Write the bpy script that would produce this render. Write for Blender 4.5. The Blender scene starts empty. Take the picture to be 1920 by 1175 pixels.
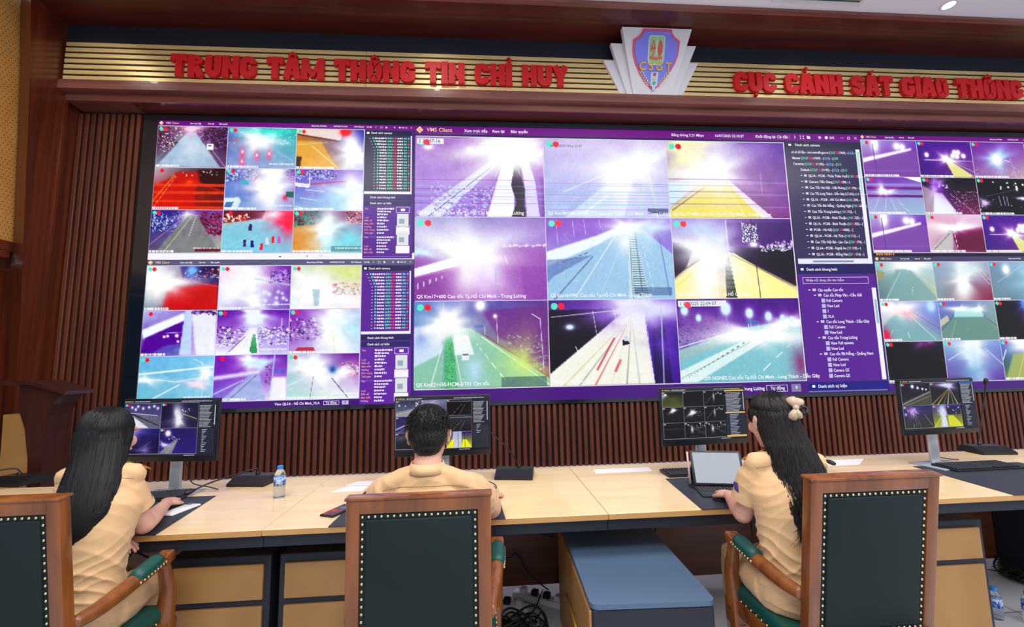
import bpy, bmesh, math, random
import numpy as np
from mathutils import Vector, Matrix, noise
random.seed(7)
S = bpy.context.scene
COL = S.collection
R = math.radians

# ------------------------------------------------------------------ camera
CAM = Vector((3.0690781, -4.12586536, 1.42))
def _cam_axes():
    ya, pi, ro = R(4.19408718), R(6.58233886), R(-1.13274803)
    f = Vector((math.sin(ya)*math.cos(pi), math.cos(ya)*math.cos(pi), math.sin(pi)))
    r = Vector((math.cos(ya), -math.sin(ya), 0)); u = r.cross(f)
    return math.cos(ro)*r + math.sin(ro)*u, -math.sin(ro)*r + math.cos(ro)*u, f
CR, CU, CF = _cam_axes()
cd = bpy.data.cameras.new('camera'); cam = bpy.data.objects.new('camera', cd); COL.objects.link(cam)
cd.sensor_width = 36; cd.lens = 800*36/1920; cd.clip_start = .05
m = Matrix.Identity(4)
for i in range(3):
    m[i][0] = CR[i]; m[i][1] = CU[i]; m[i][2] = -CF[i]; m[i][3] = CAM[i]
cam.matrix_world = m
S.camera = cam

# ------------------------------------------------------------------ world, view, lights
w = bpy.data.worlds.new('world'); S.world = w; w.use_nodes = True
w.node_tree.nodes['Background'].inputs[0].default_value = (.80, .87, 1.0, 1)
w.node_tree.nodes['Background'].inputs[1].default_value = .78
S.view_settings.view_transform = 'Standard'; S.view_settings.look = 'None'
S.view_settings.exposure = 0.0; S.view_settings.gamma = 1.0
S.view_settings.use_curve_mapping = False
SCREEN = 1.0
def area(name, loc, sx, sy, power, col=(1, .97, .93), rot=(0, 0, 0)):
    l = bpy.data.lights.new(name, 'AREA'); l.shape = 'RECTANGLE'; l.size = sx; l.size_y = sy
    l.energy = power; l.color = col
    o = bpy.data.objects.new(name, l); o.location = loc; o.rotation_euler = rot; COL.objects.link(o)
    return o
area('ceiling_panel_light', (1.2, -2.9, 4.5), 1.4, 1.4, 62)
area('ceiling_panel_light', (4.6, -2.9, 4.5), 1.4, 1.4, 62)
area('ceiling_panel_light', (8.0, -2.9, 4.5), 1.4, 1.4, 62)
area('ceiling_panel_light', (3.0, -5.6, 4.5), 3.5, 1.6, 150)
area('ceiling_panel_light', (7.5, -5.6, 4.5), 3.5, 1.6, 140)
def spot(name, loc, power, target, ang=70, blend=.8, r=.05, col=(1, .95, .88)):
    l = bpy.data.lights.new(name, 'SPOT'); l.energy = power; l.spot_size = R(ang); l.spot_blend = blend
    l.shadow_soft_size = r; l.color = col
    o = bpy.data.objects.new(name, l); o.location = loc
    o.rotation_euler = (Vector(target) - Vector(loc)).to_track_quat('-Z', 'Y').to_euler(); COL.objects.link(o)
    return o
for x in (-.45, 2.6, 6.3, 9.2):
    spot('downlight_beam', (x, -1.0, 4.56), 9, (x + .1, -.3, 3.9), 80)

# ------------------------------------------------------------------ materials
def lin(c):
    c = [v/255. for v in c[:3]]
    return tuple([(v/12.92 if v <= .04045 else ((v+.055)/1.055)**2.4) for v in c]) + (1,)
def mat(name, rgb, rough=.5, metal=0, spec=.5, coat=0, **k):
    m = bpy.data.materials.new(name); m.use_nodes = True
    b = m.node_tree.nodes['Principled BSDF']
    b.inputs['Base Color'].default_value = lin(rgb); b.inputs['Roughness'].default_value = rough
    b.inputs['Metallic'].default_value = metal; b.inputs['Specular IOR Level'].default_value = spec
    b.inputs['Coat Weight'].default_value = coat
    for q, v in k.items():
        b.inputs[q.replace('_', ' ')].default_value = v
    return m
def nz(m, kind, scale, vec=(1, 1, 1), detail=4, **k):
    """noise (or other texture) node on object coordinates stretched by vec"""
    nt = m.node_tree
    tc = nt.nodes.new('ShaderNodeTexCoord'); mp = nt.nodes.new('ShaderNodeMapping')
    mp.inputs['Scale'].default_value = vec
    t = nt.nodes.new(kind); t.inputs['Scale'].default_value = scale
    if 'Detail' in t.inputs: t.inputs['Detail'].default_value = detail
    for q, v in k.items(): t.inputs[q].default_value = v
    nt.links.new(tc.outputs['Object'], mp.inputs[0]); nt.links.new(mp.outputs[0], t.inputs['Vector'])
    return t
def ramp(m, src, cols, out='Base Color'):
    nt = m.node_tree; r = nt.nodes.new('ShaderNodeValToRGB')
    e = r.color_ramp.elements
    while len(e) < len(cols): e.new(.5)
    for el, (p, c) in zip(e, cols): el.position = p; el.color = lin(c)
    nt.links.new(src, r.inputs[0]); nt.links.new(r.outputs[0], nt.nodes['Principled BSDF'].inputs[out])
    return r
def bump(m, src, strength=.2, dist=.01):
    nt = m.node_tree; b = nt.nodes.new('ShaderNodeBump'); b.inputs['Strength'].default_value = strength
    b.inputs['Distance'].default_value = dist
    nt.links.new(src, b.inputs['Height']); nt.links.new(b.outputs[0], nt.nodes['Principled BSDF'].inputs['Normal'])
def wood(name, dark, light, rough=.35, vec=(14, 14, .8), scale=1.6, coat=.2, spec=.5):
    m = mat(name, light, rough, coat=coat, spec=spec)
    t = nz(m, 'ShaderNodeTexNoise', scale, vec, 6, Distortion=.6)
    ramp(m, t.outputs[0], [(.32, dark), (.68, light)])
    return m
M = {}
M['pillar_wood'] = wood('red_brown_veneer', (78, 30, 16), (112, 48, 26), .28, (9, 9, .5), coat=.3)
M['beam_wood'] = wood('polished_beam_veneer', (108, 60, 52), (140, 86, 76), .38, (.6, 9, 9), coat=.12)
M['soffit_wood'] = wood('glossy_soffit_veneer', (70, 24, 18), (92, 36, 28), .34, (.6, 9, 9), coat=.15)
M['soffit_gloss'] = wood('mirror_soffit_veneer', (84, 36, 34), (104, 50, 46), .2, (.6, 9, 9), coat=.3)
M['slat_wood'] = wood('fluted_wood', (86, 40, 26), (116, 60, 40), .45, (5, 5, .5), coat=.05)
M['slat_back'] = mat('slat_backing', (34, 14, 10), .8)
M['navy'] = mat('navy_felt', (22, 28, 44), .7)
M['black'] = mat('black_plastic', (22, 24, 28), .4)
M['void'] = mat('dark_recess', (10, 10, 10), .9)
M['ceiling'] = mat('ceiling_white', (242, 240, 244), .7)
M['gold'] = mat('brushed_gold', (240, 212, 146), .38, .35)
t = nz(M['gold'], 'ShaderNodeTexNoise', 3, (2, 60, 60), 3)
bump(M['gold'], t.outputs[0], .05, .002)
M['gold_back'] = mat('gold_groove', (26, 20, 12), .6)
M['red'] = mat('red_lacquer', (206, 10, 20), .5)
M['plaster'] = mat('white_plaster', (226, 224, 230), .45)
M['screen_bezel'] = mat('dark_blue_frame', (20, 30, 44), .18, coat=.6)
M['desk'] = wood('maple_laminate', (238, 204, 150), (246, 218, 170), .3, (.9, 10, 10), coat=.25)
M['desk_edge'] = wood('maple_edge_band', (196, 146, 84), (208, 158, 96), .5, (.9, 10, 10), coat=0)
M['carcass'] = mat('slate_carcass', (30, 34, 46), .55)
M['slate'] = mat('slate_top', (82, 104, 132), .34)
M['oak'] = wood('oak_drawer_front', (156, 112, 60), (180, 134, 78), .5, (1.2, 9, .9), 2.2, coat=.05)
M['panel_wood'] = wood('modesty_panel_wood', (92, 48, 26), (116, 64, 38), .4, (.8, 9, 9), coat=.1)
M['matpad'] = mat('desk_mat_leather', (44, 48, 60), .5)
M['keys'] = mat('key_black', (26, 28, 34), .45)
M['silver'] = mat('silver_metal', (196, 202, 212), .35, .5)
M['chair_wood'] = wood('chestnut_wood', (106, 56, 20), (150, 86, 38), .32, (12, 12, 1.2), coat=.4)
M['leather_dark'] = mat('dark_green_leather', (22, 38, 38), .6, spec=.25)
M['leather'] = mat('green_leather', (14, 78, 70), .42)
t = nz(M['leather_dark'], 'ShaderNodeTexNoise', 3.5, (1, 1, 1), 3)
ramp(M['leather_dark'], t.outputs[0], [(.35, (18, 34, 33)), (.65, (24, 38, 40))])
for k in ('leather_dark', 'leather'):
    t = nz(M[k], 'ShaderNodeTexVoronoi', 260, (1, 1, 1)); bump(M[k], t.outputs[0], .12, .002)
M['nail'] = mat('brass_nail', (226, 208, 160), .25, .9)
M['floor'] = mat('floor_tile', (196, 200, 206), .22, coat=.2)
nt = M['floor'].node_tree
t = nz(M['floor'], 'ShaderNodeTexBrick', 1, (1, 1, 1))
t.offset = 0; t.inputs['Color1'].default_value = lin((196, 200, 208)); t.inputs['Color2'].default_value = lin((188, 192, 202))
t.inputs['Mortar'].default_value = lin((120, 122, 128)); t.inputs['Mortar Size'].default_value = .004
t.inputs['Brick Width'].default_value = .6; t.inputs['Row Height'].default_value = .6
nt.links.new(t.outputs[0], nt.nodes['Principled BSDF'].inputs['Base Color'])
M['paper'] = mat('white_paper', (240, 240, 246), .6)
M['cloth'] = mat('beige_uniform_cloth', (230, 187, 138), .75, Sheen_Weight=.15)
t = nz(M['cloth'], 'ShaderNodeTexNoise', 7, (1, 1, 1), 3); bump(M['cloth'], t.outputs[0], .35, .02)
M['skin'] = mat('skin', (226, 178, 158), .5, Subsurface_Weight=.08)
t = nz(M['skin'], 'ShaderNodeTexNoise', 9, (1, 1, 1), 3); ramp(M['skin'], t.outputs[0], [(.3, (212, 156, 134)), (.7, (226, 178, 156))])
M['hair'] = mat('black_hair', (10, 10, 12), .5, spec=.45)
M['hair_base'] = mat('hair_underlayer', (9, 8, 10), .7, spec=.15)
M['seam'] = mat('cloth_seam', (178, 138, 92), .8)
M['hair_brown'] = mat('brown_black_hair', (24, 16, 16), .46, spec=.45)
M['epaulette'] = mat('dark_green_epaulette', (20, 60, 34), .6)
M['gold_trim'] = mat('gold_trim', (220, 180, 70), .35, .7)
M['red_cloth'] = mat('red_cloth', (190, 30, 30), .6)
M['blue_patch'] = mat('blue_violet_patch', (70, 50, 150), .6)
M['podium_wood_shaded'] = wood('shaded_podium_veneer', (48, 20, 13), (66, 28, 18), .4, (9, 9, .5), coat=.15)  # dark wood like the piers, with the corner's shadow put into its colour
M['satin'] = mat('champagne_satin', (196, 172, 142), .3, Sheen_Weight=.4)
M['cable'] = mat('black_cable', (16, 16, 18), .5)
M['glass'] = mat('clear_bottle_plastic', (232, 242, 250), .08, Transmission_Weight=.92, IOR=1.2)
M['cap_blue'] = mat('light_blue_cap', (40, 130, 210), .4)
M['label_blue'] = mat('blue_bottle_label', (40, 90, 180), .4)
M['pink'] = mat('pink_pencil', (226, 180, 190), .4)
M['perf'] = wood('perforated_acoustic_wood', (196, 138, 66), (214, 158, 84), .5, (1, 1, 1), 3, coat=.05)
def perf_setup(m):
    nt = m.node_tree; N = nt.nodes; L = nt.links
    tc = N.new('ShaderNodeTexCoord'); sp = N.new('ShaderNodeSeparateXYZ'); L.new(tc.outputs['Object'], sp.inputs[0])
    def mth(op, a, b=None):
        n = N.new('ShaderNodeMath'); n.operation = op
        for i, v in enumerate((a, b)):
            if v is None: continue
            if isinstance(v, (int, float)): n.inputs[i].default_value = v
            else: L.new(v, n.inputs[i])
        return n.outputs[0]
    row = mth('MULTIPLY', sp.outputs[2], 31.)
    off = mth('MULTIPLY', mth('MODULO', mth('FLOOR', row), 2.), .5)
    cx = mth('SUBTRACT', mth('FRACT', mth('ADD', mth('MULTIPLY', mth('ADD', sp.outputs[1], 20.), 31.), off)), .5)
    cz = mth('SUBTRACT', mth('FRACT', row), .5)
    d = mth('SQRT', mth('ADD', mth('MULTIPLY', cx, cx), mth('MULTIPLY', cz, cz)))
    hole = mth('LESS_THAN', d, .13)
    mx = N.new('ShaderNodeMix'); mx.data_type = 'RGBA'; b = N['Principled BSDF']
    src = b.inputs['Base Color'].links[0].from_socket
    L.new(hole, mx.inputs['Factor']); L.new(src, mx.inputs[6]); mx.inputs[7].default_value = lin((70, 44, 20))
    L.new(mx.outputs[2], b.inputs['Base Color'])
perf_setup(M['perf'])
def emis(name, rgb, strength):
    m = mat(name, (0, 0, 0), .5)
    b = m.node_tree.nodes['Principled BSDF']
    b.inputs['Emission Color'].default_value = lin(rgb); b.inputs['Emission Strength'].default_value = strength
    return m
M['lamp'] = emis('lamp_glow', (255, 252, 245), 6)
def attr_screen(name, strength, rough=.3):
    m = mat(name, (4, 4, 6), rough, spec=.3)
    nt = m.node_tree; a = nt.nodes.new('ShaderNodeAttribute'); a.attribute_name = 'Col'
    b = nt.nodes['Principled BSDF']; nt.links.new(a.outputs[0], b.inputs['Emission Color'])
    b.inputs['Emission Strength'].default_value = strength
    return m
M['screen'] = attr_screen('lit_screen_pixels', SCREEN)
M['monitor'] = attr_screen('monitor_pixels', .85, .25)
def attr_mat(name, rough=.5, metal=0):
    m = mat(name, (200, 200, 200), rough, metal)
    nt = m.node_tree; a = nt.nodes.new('ShaderNodeAttribute'); a.attribute_name = 'Col'
    nt.links.new(a.outputs[0], nt.nodes['Principled BSDF'].inputs['Base Color'])
    return m
M['enamel'] = attr_mat('painted_enamel', .4)

# ------------------------------------------------------------------ mesh helpers
def link(name, me, parent=None, loc=None):
    o = bpy.data.objects.new(name, me); COL.objects.link(o)
    if parent is not None: o.parent = parent
    if loc is not None: o.location = loc
    return o
def tag(o, label=None, cat=None, group=None, kind=None):
    if label: o['label'] = label
    if cat: o['category'] = cat
    if group: o['group'] = group
    if kind: o['kind'] = kind
    return o
def empty(name, loc, rz=0, label=None, cat=None, group=None):
    o = bpy.data.objects.new(name, None); COL.objects.link(o); o.empty_display_size = .1
    o.location = loc; o.rotation_euler = (0, 0, rz)
    return tag(o, label, cat, group)
def copy_tree(o, parent=None):
    c = o.copy(); COL.objects.link(c)
    if parent is not None: c.parent = parent
    for ch in [x for x in COL.objects if x.parent == o]: copy_tree(ch, c)
    return c

class MB:
    def __init__(s): s.v = []; s.f = []; s.c = []
    def add(s, vs, fs, col=None):
        b = len(s.v); s.v += [tuple(v) for v in vs]; s.f += [tuple(i+b for i in f) for f in fs]
        s.c += [col or (1, 1, 1, 1)]*len(vs)
        return s
    def box(s, x0, x1, y0, y1, z0, z1, M4=None, col=None):
        vs = [Vector((x, y, z)) for z in (z0, z1) for y in (y0, y1) for x in (x0, x1)]
        if M4 is not None: vs = [M4 @ v for v in vs]
        return s.add(vs, [(0, 2, 3, 1), (4, 5, 7, 6), (0, 1, 5, 4), (2, 6, 7, 3), (0, 4, 6, 2), (1, 3, 7, 5)], col)
    def rbox(s, x0, x1, y0, y1, z0, z1, r=.004, seg=2, M4=None):
        bm = bmesh.new(); bmesh.ops.create_cube(bm, size=1)
        for v in bm.verts:
            v.co = Vector(((x0+x1)/2 + v.co.x*(x1-x0), (y0+y1)/2 + v.co.y*(y1-y0), (z0+z1)/2 + v.co.z*(z1-z0)))
        bmesh.ops.bevel(bm, geom=list(bm.edges), offset=r, segments=seg, affect='EDGES', profile=.5)
        return s.addbm(bm, M4)
    def addbm(s, bm, M4=None):
        bm.verts.index_update()
        vs = [v.co.copy() for v in bm.verts]
        if M4 is not None: vs = [M4 @ v for v in vs]
        s.add(vs, [[v.index for v in f.verts] for f in bm.faces]); bm.free(); return s
    def quad(s, a, b, c, d, col=None): return s.add([a, b, c, d], [(0, 1, 2, 3)], col)
    def tube(s, pts, rad, n=8, cap=True, squash=None):
        pts = [Vector(p) for p in pts]; k = len(pts)
        if isinstance(rad, (int, float)): rad = [rad]*k
        vs = []; up = None
        for i, p in enumerate(pts):
            d = (pts[min(i+1, k-1)] - pts[max(i-1, 0)]).normalized()
            if up is None:
                up = Vector((0, 0, 1)) if abs(d.z) < .9 else Vector((0, 1, 0))
            a = d.cross(up)
            if a.length < 1e-5: a = d.cross(Vector((1, .3, 0)))
            a.normalize(); b = a.cross(d).normalized(); up = b
            for j in range(n):
                t = 2*math.pi*j/n
                vs.append(p + (a*math.cos(t)*(squash or 1) + b*math.sin(t))*rad[i])
        fs = [(i*n+j, i*n+(j+1) % n, (i+1)*n+(j+1) % n, (i+1)*n+j) for i in range(k-1) for j in range(n)]
        if cap: fs += [tuple(range(n-1, -1, -1)), tuple(range((k-1)*n, k*n))]
        return s.add(vs, fs)
    def lathe(s, prof, c=(0, 0, 0), n=20, M4=None, sy=1):
        vs = []; fs = []
        for r, z in prof:
            for j in range(n):
                t = 2*math.pi*j/n
                v = Vector((c[0]+r*math.cos(t), c[1]+r*math.sin(t)*sy, c[2]+z)); vs.append(M4 @ v if M4 is not None else v)
        k = len(prof)
        for i in range(k-1):
            for j in range(n): fs.append((i*n+j, i*n+(j+1) % n, (i+1)*n+(j+1) % n, (i+1)*n+j))
        fs += [tuple(range(n-1, -1, -1)), tuple(range((k-1)*n, k*n))]
        return s.add(vs, fs)
    def prism(s, poly, t0, t1, ax='y', M4=None, col=None):
        """2D polygon extruded from t0 to t1 along ax"""
        def mk(p, t):
            v = {'y': (p[0], t, p[1]), 'x': (t, p[0], p[1]), 'z': (p[0], p[1], t)}[ax]
            v = Vector(v); return M4 @ v if M4 is not None else v
        n = len(poly)
        vs = [mk(p, t0) for p in poly] + [mk(p, t1) for p in poly]
        fs = [tuple(range(n)), tuple(range(2*n-1, n-1, -1))] + [(i, i+n, (i+1) % n+n, (i+1) % n) for i in range(n)]
        return s.add(vs, fs, col)
    def loft(s, rings, n=20, cap=True):
        """rings: (centre, rx, ry[, xdir]) ; round closed ends come from extra small rings"""
        k = len(rings); vs = []; C_ = [Vector(r[0]) for r in rings]
        for i, r in enumerate(rings):
            d = (C_[min(i+1, k-1)] - C_[max(i-1, 0)]).normalized()
            xd = Vector(r[3]) if len(r) > 3 else Vector((1, 0, 0))
            a = (xd - d*xd.dot(d))
            if a.length < 1e-4: a = Vector((0, 1, 0)) - d*d.y
            a.normalize(); b = d.cross(a)
            for j in range(n):
                t = 2*math.pi*j/n; vs.append(C_[i] + a*math.cos(t)*r[1] + b*math.sin(t)*r[2])
        fs = [(i*n+j, i*n+(j+1) % n, (i+1)*n+(j+1) % n, (i+1)*n+j) for i in range(k-1) for j in range(n)]
        if cap: fs += [tuple(range(n-1, -1, -1)), tuple(range((k-1)*n, k*n))]
        return s.add(vs, fs)
    def limb(s, p0, r0, p1, r1, n=16, mid=None):
        """tapered capsule"""
        p0 = Vector(p0); p1 = Vector(p1); d = (p1-p0).normalized()
        pts = []; rad = []
        for a in (-80, -55, -28, 0): pts.append(p0 + d*r0*math.sin(R(a))); rad.append(r0*math.cos(R(a)))
        if mid: pts.append(p0.lerp(p1, mid[0])); rad.append(mid[1])
        for a in (0, 28, 55, 80): pts.append(p1 + d*r1*math.sin(R(a))); rad.append(r1*math.cos(R(a)))
        return s.tube(pts, rad, n)
    def ball(s, c, rx, ry=None, rz=None, M4=None, n=20, k=12):
        ry = ry or rx; rz = rz or rx; vs = []; c = Vector(c)
        for i in range(k+1):
            ph = math.pi*(i+.0)/k; ph = min(max(ph, .02), math.pi-.02)
            for j in range(n):
                t = 2*math.pi*j/n
                v = Vector((rx*math.sin(ph)*math.cos(t), ry*math.sin(ph)*math.sin(t), -rz*math.cos(ph)))
                if M4 is not None: v = M4 @ v
                vs.append(c+v)
        fs = [(i*n+j, i*n+(j+1) % n, (i+1)*n+(j+1) % n, (i+1)*n+j) for i in range(k) for j in range(n)]
        fs += [tuple(range(n-1, -1, -1)), tuple(range(k*n, (k+1)*n))]
        return s.add(vs, fs)
    def mesh(s, name, mt=None, smooth=False, vcol=False):
        me = bpy.data.meshes.new(name); me.from_pydata(s.v, [], s.f); me.update()
        if mt is not None: me.materials.append(mt)
        if vcol:
            a = me.color_attributes.new('Col', 'FLOAT_COLOR', 'POINT')
            a.data.foreach_set('color', np.array(s.c, dtype=np.float32).ravel())
        if smooth:
            me.polygons.foreach_set('use_smooth', [True]*len(me.polygons))
            if smooth is not True: me.set_sharp_from_angle(angle=R(smooth))
        return me
    def build(s, name, mt=None, parent=None, smooth=False, loc=None, vcol=False):
        return link(name, s.mesh(name, mt, smooth, vcol), parent, loc)
def st(mb, name, mt, smooth=False):
    return tag(mb.build(name, mt, None, smooth), kind='structure')
def arc(cx, cy, rx, ry, a0, a1, n=10):
    return [(cx+rx*math.cos(R(a0+(a1-a0)*i/n)), cy+ry*math.sin(R(a0+(a1-a0)*i/n))) for i in range(n+1)]
def catmull(pts, n=8):
    P = [Vector(p) for p in pts]; P = [P[0]*2-P[1]] + P + [P[-1]*2-P[-2]]; out = []
    for i in range(1, len(P)-2):
        for j in range(n):
            t = j/n; a, b, c, d = P[i-1], P[i], P[i+1], P[i+2]
            out.append(.5*((2*b)+(c-a)*t+(2*a-5*b+4*c-d)*t*t+(3*b-a-3*c+d)*t**3))
    out.append(P[-2]); return out
def remesh(mb, name, voxel, smooth=3, factor=.5, disp=None, cut=None):
    """join the prims of mb into one continuous skin"""
    me = mb.mesh('tmp'); o = bpy.data.objects.new('tmp', me); COL.objects.link(o)
    r = o.modifiers.new('r', 'REMESH'); r.mode = 'VOXEL'; r.voxel_size = voxel
    if smooth:
        q = o.modifiers.new('s', 'SMOOTH'); q.iterations = smooth; q.factor = factor
    dg = bpy.context.evaluated_depsgraph_get(); dg.update()
    out = bpy.data.meshes.new_from_object(o.evaluated_get(dg)); out.name = name
    bpy.data.objects.remove(o)
    if disp:
        n = len(out.vertices); co = np.empty(n*3, np.float32); no = np.empty(n*3, np.float32)
        out.vertices.foreach_get('co', co); out.vertex_normals.foreach_get('vector', no)
        co = co.reshape(-1, 3); no = no.reshape(-1, 3)
        d = disp(co, no); co = co + no*d[:, None]
        out.vertices.foreach_set('co', co.ravel()); out.update()
    out.polygons.foreach_set('use_smooth', [True]*len(out.polygons))
    return out
_tc = {}
def text_mesh(body, size=1, bold=0, align='LEFT', res=2):
    """list of 2D verts, faces of a flat text; cached"""
    k = (body, bold, align)
    if k not in _tc:
        c = bpy.data.curves.new('t', 'FONT'); c.body = body; c.align_x = align; c.offset = bold; c.resolution_u = res; c.fill_mode = 'FRONT'
        o = bpy.data.objects.new('t', c); COL.objects.link(o)
        dg = bpy.context.evaluated_depsgraph_get(); dg.update()
        me = bpy.data.meshes.new_from_object(o.evaluated_get(dg))
        _tc[k] = ([v.co.copy() for v in me.vertices], [tuple(p.vertices) for p in me.polygons])
        bpy.data.objects.remove(o); bpy.data.meshes.remove(me); bpy.data.curves.remove(c)
    return _tc[k]
# ------------------------------------------------------------------ room shell
W0, W1 = -.70, 10.42            # inner faces of the wooden portal
st(MB().box(-6, 16, -9, .3, -.1, 0), 'floor', M['floor'])
st(MB().box(-6, 16, -9, -.72, 4.6, 4.7), 'ceiling', M['ceiling'])
st(MB().box(W0-.6, W1+.6, 0, .12, 0, 4.72), 'wall_back', M['slat_back'])
# fluted timber: every batten is part of the wall's surface
sl = MB(); x = -.725
while x < 10.3:
    if -.17 < x+.02 < 9.87: sl.prism([(x+.004, 0), (x+.030, 0), (x+.034, -.026), (x+.031, -.03), (x+.003, -.03), (x, -.026)], .445, 1.02, 'z')
    else: sl.prism([(x+.004, 0), (x+.030, 0), (x+.034, -.026), (x+.031, -.03), (x+.003, -.03), (x, -.026)], .445, 3.86, 'z')
    x += .058
st(sl, 'trim_1', M['slat_wood'])
st(MB().box(W0, W1, -.10, 0, 0, .445), 'baseboard_back', M['plaster'])
# header: stepped polished fascias under the sign
hd = MB()
hd.box(W0, W1, -.20, 0, 3.884, 3.95).box(W0, W1, -.28, 0, 3.951, 4.035)
for xj in (2.0, 4.6, 7.2): hd.box(xj, xj+.004, -.2812, -.27, 3.952, 4.034)
st(hd, 'trim_2', M['beam_wood'])
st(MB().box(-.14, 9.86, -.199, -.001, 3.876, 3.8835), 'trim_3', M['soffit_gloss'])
st(MB().box(W0, W1, -.24, 0, 4.036, 4.6), 'wall_top', M['navy'])
# upper soffit with its front fascia
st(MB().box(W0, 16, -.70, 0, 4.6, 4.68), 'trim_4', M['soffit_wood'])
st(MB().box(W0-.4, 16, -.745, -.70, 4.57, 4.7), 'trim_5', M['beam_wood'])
# portal piers, leaning back a little towards the floor
def pier(xi, xo, xr):
    zs = [0, .9, 1.85, 2.5, 3.4, 4.0, 4.6]; fi = [-.30, -.335, -.366, -.412, -.47, -.515, -.57]; fo = [-.26, -.29, -.335, -.36, -.42, -.465, -.52]
    m_ = MB(); vs = []; n = len(zs)
    for z, a, b in zip(zs, fi, fo): vs += [(xi, a, z), (xo, b, z), (xo, .02, z), (xr, .02, z), (xr, -.2, z), (xi, -.2, z)]
    fs = [(i*6+j, i*6+(j+1) % 6, (i+1)*6+(j+1) % 6, (i+1)*6+j) for i in range(n-1) for j in range(6)]+[tuple(range(5, -1, -1)), tuple(range((n-1)*6, n*6))]
    return m_.add(vs, fs)
a = pier(W0, W0-.13, W0-.035); st(a, 'wall_left_pier', M['pillar_wood'])
a = pier(W1, W1+.13, W1+.035); st(a, 'wall_right_pier', M['pillar_wood'])
# inner reveal of the opening
rv = MB().box(W0-.03, W0+.006, -.2, -.17, 0, 3.88).box(W1-.006, W1+.03, -.2, -.17, 0, 3.88)
st(rv, 'trim_6', M['pillar_wood'])
# left wall of perforated boards above a dark opening
pw = MB(); z = 2.42
for z1 in (2.78, 3.24, 3.70, 4.16, 4.62):
    pw.box(W0-.17, W0-.155, -3.2, -.3, z+.002, z1-.002); z = z1
pw.box(W0-.16, W0-.15, -3.2, -.3, 2.42, 4.62)
st(pw, 'wall_left', M['perf'])
st(MB().box(W0-.19, W0-.125, -3.2, -.38, 2.36, 2.42), 'trim_7', M['pillar_wood'])
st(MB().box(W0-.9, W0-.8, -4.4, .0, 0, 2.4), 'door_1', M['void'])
st(MB().box(W0-.9, W0-.12, -3.2, -.36, 2.42, 2.5).box(W0-.9, W0-.13, -.3, 0, 0, 4.6), 'trim_8', M['pillar_wood'])

# ------------------------------------------------------------------ ceiling fittings
cl = empty('ceiling_downlight', (7.38, -.86, 4.6), 0, 'small round white downlight glowing in the ceiling above the right sign', 'ceiling light')
MB().lathe([(.045, 0), (.06, 0), (.062, -.006), (.05, -.008), (.045, -.003)], n=28).build('trim_ring', M['plaster'], cl, 40)
MB().lathe([(.001, -.002), (.044, -.002), (.044, -.004), (.001, -.004)], n=28).build('lamp_disc', M['lamp'], cl)
vt = empty('ceiling_vent', (6.12, -1.02, 4.6), 0, 'slotted white air vent in the ceiling at the top edge', 'vent')
fr = MB()
fr.box(-.42, .42, -.2, -.17, -.012, 0).box(-.42, .42, .17, .2, -.012, 0).box(-.42, -.39, -.17, .17, -.012, 0).box(.39, .42, -.17, .17, -.012, 0)
fr.build('vent_frame', M['plaster'], vt)
MB().box(-.39, .39, -.17, .17, -.002, 0).build('vent_backing', M['black'], vt)
lv = MB()
for i in range(9): lv.box(-.39, .39, -.165+i*.037, -.145+i*.037, -.01, -.003)
lv.build('louvre_slats', mat('vent_slat_grey', (150, 146, 140), .5), vt)

# ------------------------------------------------------------------ golden sign board
GY = -.25
sb = empty('sign_board', (4.86, GY, 4.036), 0, 'long gold sign board with black grooves above the video wall', 'sign')
MB().box(-5.545, 5.545, -.002, .01, .0, .385).build('backing', M['gold_back'], sb)
gs = MB(); n = 7; hz = .385/n
for xa, xb in ((-5.54, -2.86), (-2.857, -.0), (.003, 2.86), (2.863, 5.54)):
    for i in range(n): gs.rbox(xa, xb, -.014, -.001, i*hz+.0095, (i+1)*hz-.0095, .002, 1)
gs.build('gold_strips', M['gold'], sb)

# ------------------------------------------------------------------ raised red letters
def strip(pts, t, closed=False):
    """outline of a stroke of width t along 2D polyline"""
    n = len(pts); P = [Vector((p[0], p[1])) for p in pts]; Lf = []; Rt = []
    for i in range(n):
        a = P[i]-P[i-1] if i else P[1]-P[0]
        b = P[i+1]-P[i] if i < n-1 else P[i]-P[i-1]
        a = a.normalized(); b = b.normalized(); na = Vector((-a.y, a.x)); nb = Vector((-b.y, b.x))
        mi = na+nb; mi = mi/max(mi.length, 1e-6); k = 1/max(.5, mi.dot(na))
        Lf.append(P[i]+mi*k*t/2); Rt.append(P[i]-mi*k*t/2)
    return Lf, Rt
def stroke3(mb, pts, t, d0, d1):
    """extruded stroke, quads along the polyline; front at d0 (towards camera)"""
    L_, R_ = strip(pts, t); n = len(L_); vs = []
    for d in (d0, d1):
        vs += [(p.x, d, p.y) for p in L_] + [(p.x, d, p.y) for p in R_]
    fs = []
    for i in range(n-1):
        fs += [(i, i+1, n+i+1, n+i), (2*n+i, 3*n+i, 3*n+i+1, 2*n+i+1), (i, 2*n+i, 2*n+i+1, i+1), (n+i, n+i+1, 3*n+i+1, 3*n+i)]
    fs += [(0, n, 3*n, 2*n), (n-1, 3*n-1, 4*n-1, 2*n-1)]
    mb.add(vs, fs)
LT = .285   # stroke weight, letter height 1
def ring_pts(w, lo, hi, a0, a1):
    h = LT/2; r = min(w/2-h, .3)
    cx = w/2
    pts = []
    for k in range(25):
        a = a0+(a1-a0)*k/24
        s_, c_ = math.sin(R(a)), math.cos(R(a))
        pts.append((cx+(w/2-h)*c_*(1 if abs(c_) > .999 else min(1, 1.25-abs(s_)*.25)), (lo+hi)/2+((hi-lo)/2-h)*max(-1, min(1, s_*1.35))))
    return pts
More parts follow.
